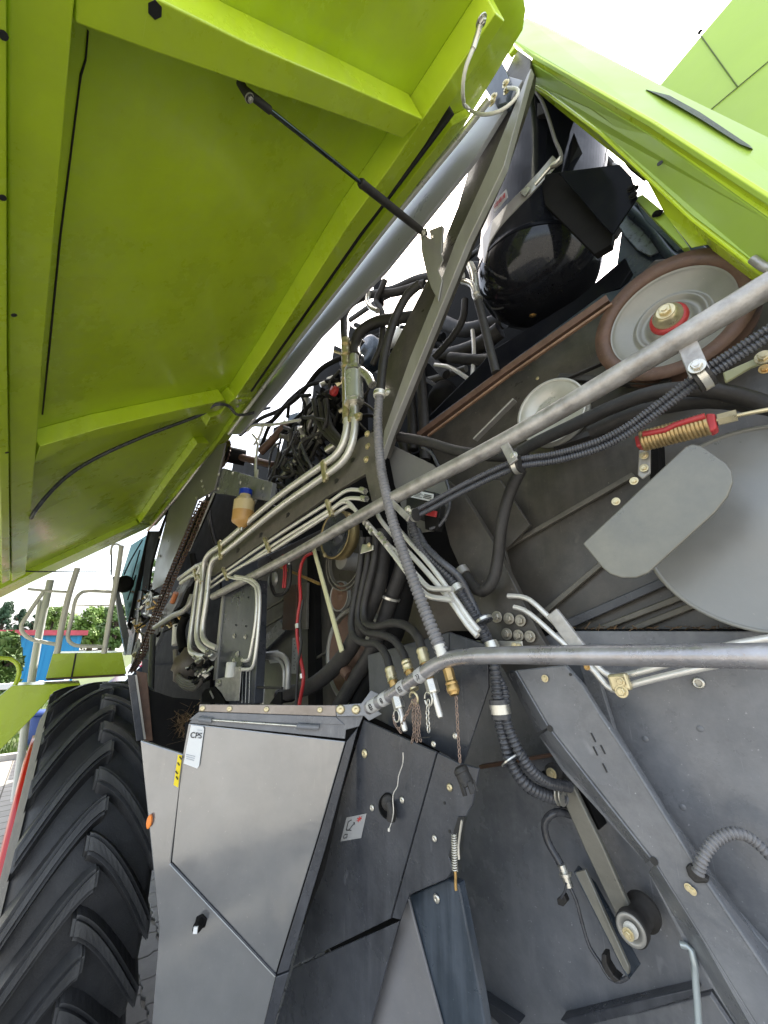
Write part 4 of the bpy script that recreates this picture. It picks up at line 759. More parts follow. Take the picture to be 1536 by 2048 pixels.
# big hydraulic couplings and their pipes
hose('pipe_coupling', [(691, 679), (694, 838)], .97, 8.5, YZINC, R, straight=True)
hc = hose('pipe_coupling', [(708, 712), (709, 838)], .96, 9.5, ZINC, R, straight=True)
mb = MB(); a_, b__ = M(707, 748, .955), M(709, 803, .955); s_ = depth(a_)/F; mb.tube([a_, b__], 18*s_, 20)
hb = mb.build('filter_body', mat('zinc filter', (.62, .64, .60), .25, .6, var=.1), R)
for y in (742, 806): p = M(708, y, .955); mb = MB(); mb.lathe(p-Vector((0, 0, .008)), (0, 0, 1), [(0, 20*s_), (.022, 20*s_)], 6, False); mb.build('coupling_nut', ZINC, R, .002)
mb = MB()
for k, y in enumerate((765, 771, 777, 786)): mb.tube([M(700, y, .929), M(706, y+(2 if k == 2 else 0), .929)], .0014, 5)
mb.build('print', INK, hb)
for y in (690, 710, 735, 760): mb = MB(); mb.lathe(M(692, y, .965), (0, 0, 1), [(0, 11*s_), (.016, 11*s_)], 6, False); mb.build('coupling_nut', YZINC, R, .001)
def pclamp(x, y, x2, y2, d, w_=.03, m=YZINC):
    mb = MB(); a_, b__ = M(x, y, d), M(x2, y2, d); mb.bar(a_, b__, w_, .022); o = mb.build('pipe_clamp', m, R, .006); fast('bolt', HEXM, m, b__+NF*.010, w_*.33, o); return o
pclamp(688, 842, 722, 832, .955, .035)
bh([(720, 740), (735, 752), (745, 770)], .97, 8, ZINC, 'elbow_fitting')
# pipe beam with its pipes
pb = plate('pipe_beam', [(748, 862), (770, 1000), (762, 1012), (745, 1010), (730, 948), (655, 992), (560, 1060), (430, 1150), (404, 1160), (418, 1108), (560, 1008), (640, 948), (718, 878)], 1.0, OLIVE, R, .02)
for x, y in ((704, 920), (672, 962), (575, 1030), (521, 1070), (475, 1101)):
    mb = MB(); s_ = depth(M(x, y, .998))/F; p = M(x, y, .998); ux_ = (M(x+10, y-6, .998)-p).normalized(); uz = ux_.cross(NF)
    mb.box(p, ux_*s_*4.5, uz*s_*4.5, NF*.001); mb.box(p+ux_*s_*6, ux_*s_*2, uz*s_*2, NF*.001); mb.build('key_slot', INK, pb)
for q in ([(560, 1068), (590, 1047), (594, 1050), (564, 1073)], [(490, 1112), (545, 1072), (548, 1077), (494, 1117)]): plate('slot', q, .998, INK, pb, .002, 0)
for ps in ([(695, 838, .955), (693, 862, .95), (686, 888, .945), (674, 908, .94), (651, 926, .935), (560, 991, .93), (440, 1092, .92), (418, 1108, .92), (408, 1128, .92), (403, 1180, .925), (394, 1265, .93), (399, 1290, .935), (430, 1311, .96)],
           [(710, 838, .955), (708, 868, .95), (702, 893, .945), (688, 920, .94), (657, 946, .935), (560, 1014, .93), (444, 1108, .92), (427, 1120, .92), (419, 1142, .92), (413, 1200, .925), (405, 1265, .93), (412, 1284, .935), (434, 1297, .97)]):
    hose('silver_pipe', ps, .93, 7.5, PIPE, R, n=16)
for ps in ([(358, 1158), (380, 1142), (400, 1130), (404, 1140), (396, 1160), (388, 1220), (380, 1294), (388, 1308), (426, 1316)], [(362, 1166), (382, 1152), (396, 1146), (404, 1128), (412, 1128)]):
    hose('silver_pipe', ps, .95, 4.0, PIPE, R)
SP_ = .955
hose('small_pipe', [(728, 982), (717, 980), (694, 981), (664, 1001), (538, 1083), (450, 1144), (418, 1168)], SP_, 4.2, PIPE, R)
hose('small_pipe', [(728, 999), (719, 997), (692, 998), (667, 1015), (541, 1094), (457, 1151), (418, 1178)], SP_, 4.2, PIPE, R)
T3 = [(663, 1025), (683, 1007), (695, 1006), (710, 1025), (733, 1050), (775, 1095), (825, 1165), (870, 1205), (900, 1232), (930, 1262), (952, 1272)]
hose('small_pipe', [(545, 1101), (663, 1025)], SP_, 3.8, PIPE, R)
hose('small_pipe', [(660, 1022), (683, 1005), (697, 1005), (712, 1022), (733, 1044), (765, 1082), (795, 1120), (825, 1160), (848, 1186), (862, 1194), (905, 1200)], SP_, 4, PIPE, R)
hose('small_pipe', [(668, 1030), (690, 1015), (700, 1012), (720, 1030), (757, 1072), (800, 1112), (840, 1158), (858, 1176), (880, 1178), (905, 1178)], SP_+.02, 4, PIPE, R)
hose('small_pipe', [(752, 1020), (760, 1038), (790, 1075), (850, 1140), (900, 1200), (935, 1250), (955, 1272)], 1.0, 4.5, PIPE, R)
hose('small_pipe', [(790, 1050), (820, 1085), (860, 1130), (905, 1190), (940, 1240), (958, 1262)], 1.01, 4.5, PIPE, R)
for x, y in ((736, 1052), (764, 1076)):
    for k in (0, 8, 17): p = M(x-6+k*.7, y-8+k, .95); q = M(x-6+k*.7+7, y-8+k+9, .95); mb = MB(); mb.lathe(p, q-p, [(0, .013), ((q-p).length*.55, .013)], 6, False); mb.build('union_nut', ZINC, R, .001)
for x, y, x2, y2 in ((731, 983, 722, 979), (733, 998, 724, 996)): p, q = M(x, y, .952), M(x2, y2, .952); mb = MB(); mb.lathe(p, q-p, [(0, .014), ((q-p).length, .014)], 6, False); mb.build('union_nut', ZINC, R)
hose('small_pipe', [(536, 1104), (455, 1150), (462, 1155), (490, 1160), (505, 1168), (513, 1180), (512, 1240), (501, 1308), (497, 1320), (488, 1321)], .935, 3.4, PIPE, R)
hose('small_pipe', [(470, 1152), (500, 1158), (514, 1168), (519, 1182), (518, 1240), (510, 1318), (504, 1336), (485, 1339)], .93, 3.0, PIPE, R)
for q in ((646, 922, 652, 962, .925, .032), (439, 1082, 442, 1118, .91, .03), (654, 1000, 664, 1032, .945, .022), (529, 1076, 540, 1104, .945, .022), (446, 1136, 456, 1160, .945, .022), (388, 1140, 394, 1160, .94, .03), (396, 1152, 404, 1166, .92, .035)): pclamp(*q)
# pipes right of the strut
hose('small_pipe', [(1016, 1192), (1040, 1193), (1060, 1200), (1085, 1222), (1130, 1265), (1165, 1298), (1200, 1338), (1222, 1352), (1245, 1352), (1330, 1330), (1432, 1297), (1536, 1277), (1700, 1255)], 1.15, 5, PIPE, R)
hose('small_pipe', [(1028, 1214), (1048, 1220), (1075, 1240), (1110, 1272), (1150, 1306), (1190, 1344), (1214, 1372), (1235, 1381), (1262, 1370), (1340, 1350), (1432, 1330), (1536, 1312)], 1.14, 5, PIPE, R)
pc = pclamp(1234, 1347, 1246, 1382, 1.12, .045); bolt(1240, 1363, 1.10, 9, pc, YZINC)
for x, y in ((1174, 1334),): bolt(x, y, 1.13, 6, R, BRASS)
# --- hose couplings on the grab rail
def run(ps, r, d=.98): hose('hydraulic_hose', ps, d, r, RUB, R, n=16)
run([(783, 1352, .93), (774, 1315, .94), (757, 1290, .95), (729, 1286, .97), (707, 1272, .98), (702, 1245, .99), (708, 1205, 1.0), (717, 1156, 1.0), (723, 1112, 1.0), (726, 1075, 1.0)], 8.5)
run([(816, 1340, .93), (808, 1310, .94), (788, 1280, .95), (760, 1269, .96), (733, 1264, .98), (717, 1243, .99), (717, 1215, 1.0), (726, 1170, 1.0), (736, 1118, 1.0), (738, 1075, 1.0)], 8.5)
run([(845, 1312, .93), (838, 1278, .94), (815, 1253, .95), (786, 1246, .96), (752, 1253, .98), (731, 1245, .99), (727, 1218, 1.0), (737, 1170, 1.0), (749, 1118, 1.0), (752, 1070, 1.0)], 9.5)
hose('thick_hose', [(560, 1391, 1.15), (617, 1374, 1.13), (656, 1347, 1.1), (687, 1314, 1.08), (708, 1282, 1.07), (736, 1222, 1.06), (757, 1165, 1.06), (764, 1110, 1.06), (768, 1060, 1.06)], 1.1, 13, RUB, R, n=18)
hose('thick_hose', [(676, 1415, 1.12), (703, 1368, 1.12), (736, 1315, 1.12), (762, 1258, 1.12), (781, 1200, 1.12), (802, 1140, 1.12), (812, 1080, 1.12)], 1.12, 14, RUB, R, n=18)
hose('thick_hose', [(716, 1415, 1.18), (745, 1356, 1.18), (775, 1298, 1.18), (800, 1225, 1.18), (815, 1150, 1.18)], 1.18, 20, BLACK, R, n=18)
clamp(781, 1195, 1.115, 19, (4, -14), R, RUB, .25)
plate('hose_sleeve', [(555, 1380), (566, 1378), (566, 1404), (556, 1408)], 1.12, BLACK, R, .08)
hb_ = plate('hose_bracket', [(724, 1088), (746, 1090), (746, 1100), (720, 1108)], .965, ZINC, R, .006); bolt(738, 1090, .955, 5, hb_, YZINC)
def seg(name, a_, b__, prof, m, n=20, sm=True, par=None):
    a_, b__ = Vector(a_), Vector(b__); L = (b__-a_).length; s_ = depth(a_)/F
    mb = MB(); mb.lathe(a_, b__-a_, [(h*L, r*s_) for h, r in prof], n, sm); return mb.build(name, m, par or R, .0012)
for (x0, y0, x1, y1, m1, wn) in ((779, 1336, 803, 1432, YZINC, 11), (812, 1322, 834, 1395, YZINC, 11), (843, 1298, 872, 1402, YZINC, 12)):
    d0 = .915; A_ = M(x0, y0, d0); B_ = M(x1, y1, d0-.02); lp_ = lambda t: A_.lerp(B_, t)
    c_ = seg('hose_coupler', lp_(0), lp_(.30), [(0, wn*.9), (.15, wn), (.3, wn*.85), (.5, wn), (.7, wn*.85), (1, wn)], m1)
    seg('coupler_body', lp_(.30), lp_(.62), [(0, wn*.75), (1, wn*.75)], BRASS)
    if x0 != 812:
        seg('coupler_nut', lp_(.62), lp_(.86), [(0, wn), (.05, wn*1.08), (.9, wn*1.08), (1, wn)], ZINC, 6, False)
        seg('coupler_pin', lp_(.86), lp_(1.28), [(0, wn*.5), (.9, wn*.5), (1, wn*.4)], PIPE)
    else: seg('coupler_nut', lp_(.62), lp_(.80), [(0, wn*.9), (1, wn*.8)], YZINC)
A_, B_ = M(896, 1338, .89), M(909, 1390, .88)
seg('brass_coupler', A_, A_.lerp(B_, .5), [(0, 11), (1, 10)], BRASS, 6, False); seg('brass_coupler', A_.lerp(B_, .48), B_, [(0, 11), (.15, 13), (.3, 11.5), (.45, 13), (.75, 12.5), (.85, 10), (1, 9)], BRASS, 24)
def chain(name, ps, d, lw, m, wire=.0012, par=None):
    P = resample(spline([M(x, y, d) for x, y in ps], .004), lw*1.55); mb = MB()
    for i, (a_, b__) in enumerate(zip(P, P[1:])):
        c = (a_+b__)/2; u = (b__-a_).normalized(); v = (NF if i % 2 else u.cross(NF)); v = (v-u*v.dot(u)).normalized(); K = 10
        mb.tube([c+u*math.cos(2*math.pi*k/K)*lw*1.05+v*math.sin(2*math.pi*k/K)*lw*.6 for k in range(K+1)], wire, 5, cap=False)
    return mb.build(name, m, par or R)
CH = mat('rusty chain', (.34, .25, .20), .5, .6, var=.4, vscale=60)
chain('cap_chain', [(912, 1393), (914, 1426), (917, 1481), (919, 1510), (921, 1532)], .88, .0060, CH)
chain('cap_chain', [(857, 1400), (855, 1428), (857, 1455), (858, 1470)], .88, .0085, ZINC, .0018)
for x in (826, 833, 840): chain('cap_chain', [(832, 1396), (x, 1430), (x+random.uniform(-3, 3), 1462), (x-1+random.uniform(-4, 4), 1486)], .885, .0065, CH, .0014)
chain('cap_chain', [(826, 1400), (818, 1420), (808, 1438), (803, 1452), (797, 1460)], .885, .0065, CH, .0014)
chain('cap_chain', [(787, 1430), (790, 1448), (800, 1462), (805, 1472)], .885, .0060, CH, .0014)
mb = MB(); c = M(828, 1396, .885); mb.tube([c+Vector((math.cos(k*.5), .2*math.sin(k*.5), math.sin(k*.5)))*.016 for k in range(12)], .0035, 8); mb.build('chain_hook', YZINC, R)
mb = MB(); c = M(857, 1398, .885); mb.tube([c+Vector((math.cos(k*.5)*.8, 0, math.sin(k*.5)))*.018 for k in range(13)], .0028, 8); mb.build('split_ring', ZINC, R)
mb = MB(); c = M(793, 1432, .885); mb.tube([c+Vector((math.cos(k*.5)*.8, 0, math.sin(k*.5)))*.016 for k in range(13)], .0024, 8); mb.build('split_ring', ZINC, R)
hose('wire_end', [(836, 1476), (846, 1475), (860, 1474)], .885, 1.5, INK, R)
cp = seg('dust_cap', M(918, 1532, .88), M(936, 1572, .88), [(0, 7), (.12, 14), (.35, 15), (.38, 13.5), (.7, 14.5), (1, 14.5)], RUB, 24)
for k in range(5):
    t = k*2*math.pi/5; a_, b__ = M(934, 1566, .88), M(938, 1578, .88); u = (b__-a_).normalized(); v = u.orthogonal().normalized(); w_ = u.cross(v); rr = .017
    mb = MB(); c = a_+(v*math.cos(t)+w_*math.sin(t))*rr; mb.box(c+u*.010, u*.012, (v*-math.sin(t)+w_*math.cos(t))*.006, (v*math.cos(t)+w_*math.sin(t))*.003); mb.build('cap_tooth', RUB, cp, .001)
# --- interior between the box and the pipe beam
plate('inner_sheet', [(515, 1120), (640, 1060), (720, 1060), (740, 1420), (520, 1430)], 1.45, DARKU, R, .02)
plate('inner_sheet', [(505, 1300), (560, 1240), (570, 1262), (505, 1325)], 1.40, DARK, R, .02)
plate('inner_sheet', [(740, 1180), (900, 1170), (980, 1262), (900, 1262), (740, 1310)], 1.30, mat('brown inner sheet', (.10, .08, .06), .5, var=.2, dust=.3), R, .02)  # last sheet is an even brown with some dust
plate('brown_box', [(568, 1172), (592, 1168), (592, 1260), (564, 1260)], 1.30, RUST, R, .02); plate('brown_box', [(592, 1168), (614, 1165), (612, 1258), (592, 1260)], 1.32, OLIVE, R, .02)
ps_ = plate('punched_strip', [(585, 1276), (599, 1274), (595, 1348), (582, 1347)], 1.28, mat('pale punched strip', (.42, .42, .38), .5), R, .004)
for k in range(9):
    mb = MB(); p = M(588+random.random()*5, 1282+k*7, 1.279); mb.lathe(p, NF, [(0, .004), (.001, .004)], 8, False); mb.build('hole', INK, ps_)
plate('white_card', [(538, 1302), (556, 1300), (556, 1311), (540, 1312)], 1.28, WHITE, R, .003); plate('white_card', [(536, 1318), (556, 1314), (556, 1325), (540, 1327)], 1.28, WHITE, R, .003)
for a_ in ([(516, 1228), (566, 1200)], [(516, 1262), (566, 1232)], [(620, 1325), (660, 1300)]):
    mb = MB(); mb.bar(M(*a_[0], 1.38), M(*a_[1], 1.38), .012, .02); mb.build('stiffening_bar', OLIVE, R)
plate('post', [(614, 1110), (628, 1100), (632, 1415), (616, 1415)], 1.36, BLACK, R, .05)
# belts and pulleys inside
pulley('gold_pulley', 668, 1068, 1.14, 50, mat('golden zinc', (.42, .32, .14), .35, .6, var=.2, dust=.2), DARK2, R, None, None, .5)
pulley('inner_pulley', 677, 1192, 1.18, 30, PULL, RUST, R, REDP, [(-.03, .90), (-.1, .7), (-.04, .55), (-.12, .4), (-.03, .2), (0, .0)], .3)
pulley('inner_pulley', 706, 1310, 1.26, 95, PULL, RUST, R, None, None, .15)
mb = MB(); c = M(682, 1120, 1.2); mb.lathe(c, NF, [(-.2, .05), (.0, .05)], 30); mb.build('drum', BEAMG, R)
def ring(name, px, py, d, rpx, wpx, a0, a1, m):
    c = M(px, py, d); s_ = depth(c)/F; mb = MB(); K = 28; U = Vector((0, 0, 1)); V = NF.cross(U)
    P = [c+(U*math.sin(a0+(a1-a0)*k/K)+V*math.cos(a0+(a1-a0)*k/K))*rpx*s_ for k in range(K+1)]
    for a_, b__ in zip(P, P[1:]): 
        dd = (b__-a_).normalized(); mb.bar(a_-dd*.001, b__+dd*.001, .006, wpx*s_)
    return mb.build(name, m, R)
for rr in (52, 60): ring('drive_belt', 690, 1120, 1.15, rr, 8, math.pi*.95, math.pi*2.05, OLIVE)
ring('drive_belt', 706, 1310, 1.22, 84, 10, math.pi*.25, math.pi*1.3, OLIVE)
bolt(650, 1110, 1.1, 5, R, YZINC)
mb = MB(); mb.bar(M(548, 1128, 1.15), M(640, 1168, 1.15), .014, .014); mb.build('linkage_rod', BRASS, R)
yr = MB(); yr.bar(M(626, 1092, 1.02), M(684, 1303, 1.02), .024, .010); yr.build('yellow_rod', YELROD, R, .003)
hose('shock_rod', [(690, 1340), (700, 1352)], 1.1, 12, RUST, R)
hose('red_hose', [(626, 1106), (612, 1112), (603, 1128), (599, 1156), (601, 1198), (596, 1232), (594, 1268), (600, 1312), (607, 1354), (600, 1401), (598, 1415)], 1.05, 3.3, mat('red hose', (.42, .012, .016), .35, var=.15, dust=.1), R)
hose('thin_hose', [(606, 1200), (600, 1240), (602, 1290), (596, 1330), (592, 1410)], 1.04, 2.6, RUB, R)
for x, y in ((595, 1252), (604, 1352)): hose('hose_ferrule', [(x, y-4), (x+1, y+5)], 1.05, 5.5, ZINC, R)
hose('sensor_bulb', [(545, 1130), (542, 1160), (548, 1186), (560, 1190), (574, 1180), (580, 1160), (580, 1130)], 1.1, 3.5, RUB, R)
mb = MB(); mb.lathe(M(548, 1160, 1.12), NF, [(0, .05), (.02, .045), (.02, 0)], 24); mb.build('horn_disc', BEAMG, R)
for x in (566, 570, 577): hose('relay_wire', [(x, 1110), (x+2, 1140), (x, 1176)], 1.1, 2, [REDP, CREAM, REDP][x % 3], R)
# U-bend pipes behind the post
hose('bent_pipe', [(508, 1312), (545, 1308), (566, 1312), (576, 1330), (575, 1378)], 1.1, 5, BEAMG, R); hose('bent_pipe', [(508, 1316), (540, 1316), (558, 1320), (568, 1336), (568, 1378)], 1.1, 3.5, BEAMG, R)
hose('bent_pipe', [(514, 1358), (524, 1360), (528, 1375), (526, 1408)], 1.05, 2, PIPE, R); hose('tie_rod', [(480, 1374), (565, 1376)], 1.0, 2.2, RUB, R)
plate('gusset', [(538, 1408), (556, 1384), (562, 1384), (562, 1410)], 1.0, BLACK, R, .01)
# black vertical post with the valve bracket
vp = plate('vertical_post', [(446, 1175), (519, 1160), (515, 1300), (508, 1408), (430, 1408), (428, 1358), (436, 1290)], .985, DARK2, R, .05)
plate('post_lit_edge', [(443, 1190), (447, 1188), (431, 1360), (426, 1360)], .975, BEAMG, vp, .01, 0)  # lit edge of the post, put in as a pale strip
for x, y, r_ in ((469, 1272, 4.5), (491, 1274, 4.5), (476, 1308, 5.5), (476, 1195, 2), (497, 1195, 2), (472, 1250, 2), (492, 1252, 2)): bolt(x, y, .983, r_, vp, ZINC if r_ > 3 else INK)
for k in range(3): mb = MB(); mb.tube([M(486+k*7, 1340, .98), M(484+k*7, 1406, .98)], .003, 6); mb.build('post_groove', BEAMG, vp)
vb = plate('valve_bracket', [(431, 1358), (452, 1354), (452, 1336), (482, 1333), (480, 1366), (477, 1402), (452, 1402), (442, 1385), (430, 1372)], .95, GALV, R, .006)
mb = MB(); mb.lathe(M(460, 1354, .94), (0, 0, 1), [(0, .028), (.075, .028), (.08, .022)], 24); mb.build('valve_cylinder', CREAM, vb)
bolt(439, 1367, .945, 7, vb, ZINC); bolt(468, 1321, .95, 4, vb, ZINC); bolt(485, 1320, .95, 4, vb, ZINC); bolt(481, 1338, .945, 4, vb, ZINC)
plate('latch_hook', [(404, 1405), (403, 1386), (412, 1378), (430, 1372), (452, 1408)], .96, BLACK, R, .02)
mb = MB(); mb.bar(M(420, 1382, .95), M(427, 1396, .95), .012, .004); mb.build('latch_plate', BEAMG, R)
# bottle with blue cap
def bottle():
    c = M(483, 1055, .90); s_ = depth(c)/F; h = 66*s_
    prof = [(0, 6), (.0, 8), (.08, 12), (.14, 19), (.2, 20.5), (.82, 20.5), (.92, 17), (1.0, 11), (1.06, 11)]
    mb = MB(); mb.lathe(c, (0, 0, 1), [(a*h, r*s_) for a, r in prof if a > .5]+[], 32); mb.lathe(c, (0, 0, 1), [(.5*h, 20.5*s_), (.85*h, 20.5*s_)], 32); b = mb.build('reservoir_bottle', BOTTLE, R)
    mb = MB(); mb.lathe(c, (0, 0, 1), [(0, 6*s_), (.08*h, 12*s_), (.15*h, 19*s_), (.2*h, 20.5*s_), (.52*h, 20.6*s_)], 32); mb.build('fluid', FLUID, b)
    mb = MB(); mb.lathe(c+Vector((0, 0, 1.06*h)), (0, 0, 1), [(0, 13*s_), (.16*h, 13*s_), (.19*h, 10*s_), (.19*h, 0)], 18, False); mb.build('cap', BLUE, b, .001)
    mb = MB(); mb.lathe(c-Vector((0, 0, .10*h)), (0, 0, 1), [(0, 4*s_), (.1*h, 4*s_)], 12); mb.build('nipple', ZINC, b)
bottle()
# --- front upper: drive housing, chain, sprockets
hs = plate('chain_housing', [(436, 890), (450, 885), (446, 905), (428, 980), (393, 1000), (372, 1058), (342, 1130), (328, 1168), (303, 1182), (312, 1120), (337, 1020), (375, 968)], .93, mat('housing grey', (.22, .22, .21), .35, .3, var=.15, dust=.3), R, .015)
plate('cross_plate', [(434, 938), (448, 936), (545, 965), (541, 992), (540, 1002), (430, 986), (426, 984)], .95, DARK, R, .03)
plate('drive_box', [(430, 980), (540, 996), (560, 1060), (420, 1150), (352, 1150), (395, 1020)], 1.2, BLACK, R, .05)
plate('box_liner', [(395, 1018), (430, 980), (424, 1000), (378, 1098)], .96, BLACK, R, .02)
mb = MB(); mb.bar(M(428, 986, .925), M(378, 1102, .925), .010, .012); mb.build('housing_edge', PIPE, R)
for x, y in ((438, 949), (466, 947), (481, 966), (437, 978), (527, 977), (409, 980), (406, 973), (404, 962), (394, 996), (319, 1112), (321, 1075)): bolt(x, y, .925, 3.4, R, ZINC)
plate('front_flap', [(296, 1062), (318, 1062), (334, 1020), (322, 1060), (302, 1130), (296, 1180), (283, 1180)], .92, BLACK, R, .02)
for q in ([(352, 988), (360, 1010)], [(540, 1080), (536, 1000)]): hose('thin_hose', [(415, 985), (420, 1040), (432, 1088), (442, 1096)], 1.1, 4, RUB, R)
# roller chain: two strands of link plates on pins
def roller_chain():
    for s_ in (-1, 1):
        ps = [(408+s_*6, 1003), (376+s_*7, 1080), (342+s_*6, 1156), (308+s_*5, 1242), (284+s_*4, 1308), (262+s_*3, 1346)]
        P = resample([M(x, y, .905) for x, y in ps], .034); mb = MB()
        for i, (a_, b__) in enumerate(zip(P, P[1:])):
            for o_ in (-.012, .012):
                mb.bar(a_+NF*o_*(1 if i % 2 else .7)-(b__-a_)*.12, b__+NF*o_*(1 if i % 2 else .7)+(b__-a_)*.12, .022, .004)
            mb.tube([a_-NF*.016, a_+NF*.018], .007, 8)
        mb.build('roller_chain', RUST, R)
roller_chain()
mb = MB(); mb.bar(M(408, 1003, .93), M(262, 1340, .93), .05, .01); mb.build('chain_guide', BLACK, R)
def sprocket(px, py, d, rpx, m, n=18, par=None, holes=True):
    c = M(px, py, d); s_ = rpx*depth(c)/F; U = Vector((0, 0, 1)); V = NF.cross(U); mb = MB(); P = []
    for k in range(n*2): t = k*math.pi/n; r = s_*(1 if k % 2 else .88); P.append(c+(U*math.sin(t)+V*math.cos(t))*r)
    mb.prism(P, [p-NF*.008 for p in P]); o = mb.build('sprocket', m, par or R)
    if holes:
        for k in range(5):
            t = k*2*math.pi/5; q = c+(U*math.sin(t)+V*math.cos(t))*s_*.55+NF*.0006; mb = MB(); mb.lathe(q, NF, [(0, s_*.17), (.001, s_*.17)], 14, False); mb.build('sprocket_hole', INK, o)
    fast('bolt', HEXM, YZINC, c+NF*.002, s_*.22, o)
for x, y, r_ in ((297, 1207, 24), (270, 1244, 24), (271, 1310, 32), (300, 1262, 14)): sprocket(x, y, .93, r_, PULL)
sprocket(449, 908, 1.0, 30, RUST, 22, None, False); 
mb = MB(); mb.tube([M(452, 908, 1.0), M(490, 916, 1.15)], .07, 24); mb.build('gear_hub', BLACK, R)
hose('drive_shaft', [(480, 914, 1.1), (548, 931, 1.2)], 1.1, 7, RUST, R)
pulley('belt_pulley', 578, 931, 1.18, 42, NAVY, mat('blue grey pulley', (.12, .15, .19), .35, .3), R, None, [(-.03, .9), (-.08, .6), (-.02, .5), (-.08, .35), (-.02, .2), (0, 0)], .4)
mb = MB(); mb.bar(M(566, 1000, 1.22), M(625, 905, 1.22), .03, .01); mb.build('drive_belt', OLIVE, R)
hose('hydraulic_cylinder', [(520, 905, 1.1), (545, 880, 1.15), (575, 845, 1.2)], 1.1, 8, RUST, R)
plate('front_beam', [(282, 1316), (300, 1262), (370, 1150), (392, 1140), (330, 1250), (300, 1320)], .98, DARK, R, .03)
plate('front_cover', [(246, 1310), (252, 1260), (268, 1180), (284, 1182), (262, 1310)], .93, DARK2, R, .02)
for k in range(26):
    x = random.uniform(262, 325); y = 1180+(x-262)*-.3+random.uniform(0, 110); mb = MB(); s_ = random.uniform(.010, .028)
    mb.lathe(M(x, y, .97), (random.uniform(-1, 1), 1, random.uniform(-1, 1)), [(0, s_), (.03, s_), (.04, s_*.5), (.08, s_*.5)], random.choice((6, 16)), False); mb.build('linkage_fitting', random.choice((ZINC, RUST, BLACK, OLIVE, BRASS)), R)
for k in range(8):
    x = random.uniform(268, 330); y = random.uniform(1130, 1290); hose('linkage_rod', [(x, y), (x+random.uniform(10, 35), y-random.uniform(-25, 40))], .95, random.uniform(1.5, 4), random.choice((ZINC, OLIVE, PIPE, BLACK)), R)
hose('orange_plug', [(345, 1205), (352, 1186)], .95, 5, mat('orange plastic', (.6, .2, .08), .4), R)
hose('crank_pipe', [(310, 1255, .9), (345, 1232, .9), (375, 1215, .92), (385, 1190, .94)], .9, 5, BEAMG, R)
hose('bent_handle', [(306, 1270), (304, 1310), (301, 1400), (302, 1418), (314, 1430), (345, 1432), (380, 1424)], .90, 5.5, mat('dark handle steel', (.12, .12, .12), .4, .5), R)
bolt(333, 1433, .89, 4, R, ZINC)
# gearbox lump with looped belts
mb = MB(); c = M(372, 1330, 1.0)
mb.lathe(c, (NF+Vector((.3, 0, .2))), [(-.12, .06), (-.10, .12), (0, .14), (.05, .12), (.07, .06), (.09, .05), (.09, 0)], 32); gb = mb.build('gearbox', mat('dirty casting', (.12, .09, .07), .5, .3, var=.4, dust=.5), R)
for k in range(4): hose('looped_hose', [(352-k*1, 1300), (352, 1335+k*5), (366, 1358+k*5), (392, 1362+k*5), (408, 1340+k*3), (415, 1300)], .93, 3.2, mat('dusty hose', (.12, .10, .085), .6, dust=.4) if k == 0 else bpy.data.materials['dusty hose'], R)
for k in range(22):
    x, y = random.uniform(385, 430), random.uniform(1310, 1368); mb = MB(); s_ = random.uniform(.008, .02); mb.lathe(M(x, y, .94), (random.uniform(-1, 1), 1, random.uniform(-1, 1)), [(0, s_), (.025, s_), (.03, s_*.6), (.06, s_*.6)], random.choice((6, 14)), False); mb.build('hydraulic_fitting', random.choice((ZINC, BLACK, RUB, ZINC)), R)
for k in range(16):
    x, y = random.gauss(348, 14), random.gauss(1240, 16); mb = MB(); s_ = random.uniform(.010, .022); mb.lathe(M(x, y, 1.0), (random.uniform(-1, 1), 1, random.uniform(-1, 1)), [(0, s_), (.03, s_), (.035, s_*.6), (.06, s_*.6)], random.choice((6, 14)), False); mb.build('valve_fitting', random.choice((BRASS, YZINC, OLIVE, BLACK)), R)
hose('hanging_hose', [(372, 1230), (362, 1260), (366, 1300)], .97, 8, BLACK, R); hose('hanging_hose', [(385, 1110), (388, 1150), (372, 1200), (350, 1250)], 1.02, 6, BLACK, R)
hose('cream_pipe', [(352, 1250), (350, 1290)], .96, 6, CREAM, R)
# --- valve block and wiring behind the couplings
plate('valve_block', [(628, 745), (690, 700), (700, 770), (700, 850), (650, 880), (622, 830)], 1.25, BLACK, R, .15)
roller('red_cap', 667, 781, 1.1, 11, [(-.5, 1), (0, 1), (.3, .9), (.35, 0)], REDP, R, NF, 10)
for k in range(46):
    x = random.uniform(585, 700); y = 880-(x-585)*1.35+random.uniform(-30, 90); 
    if y > 900: y = 880
    mb = MB(); s_ = random.uniform(.010, .030); mb.lathe(M(x, y, random.uniform(1.1, 1.3)), (random.uniform(-1, 1), random.uniform(-1, 1), random.uniform(-1, 1)), [(0, s_), (.04, s_), (.05, s_*.6), (.10, s_*.6)], random.choice((6, 14)), False); mb.build('valve_fitting', random.choice((ZINC, BLACK, BLACK, RUB, OLIVE, YZINC)), R)
for k in range(64):
    x = random.uniform(560, 730); y = 850-(x-590)*1.1+random.uniform(-20, 70); d_ = random.uniform(1.05, 1.25)
    hose('wiring', [(x, y, d_), (x+random.uniform(-25, 25), y+random.uniform(10, 40), d_), (x+random.uniform(-40, 30), y+random.uniform(40, 80), d_+.05), (x+random.uniform(-30, 30), y+random.uniform(80, 120), d_+.1)], 1.1, random.uniform(1.6, 4), random.choice((BLACK, RUB, LOOM, RUB)), R)
for k in range(3): hose('engine_hose', [(628+k*12, 800), (640+k*10, 850), (665+k*8, 880), (700, 905)], 1.08, 6, RUB, R)
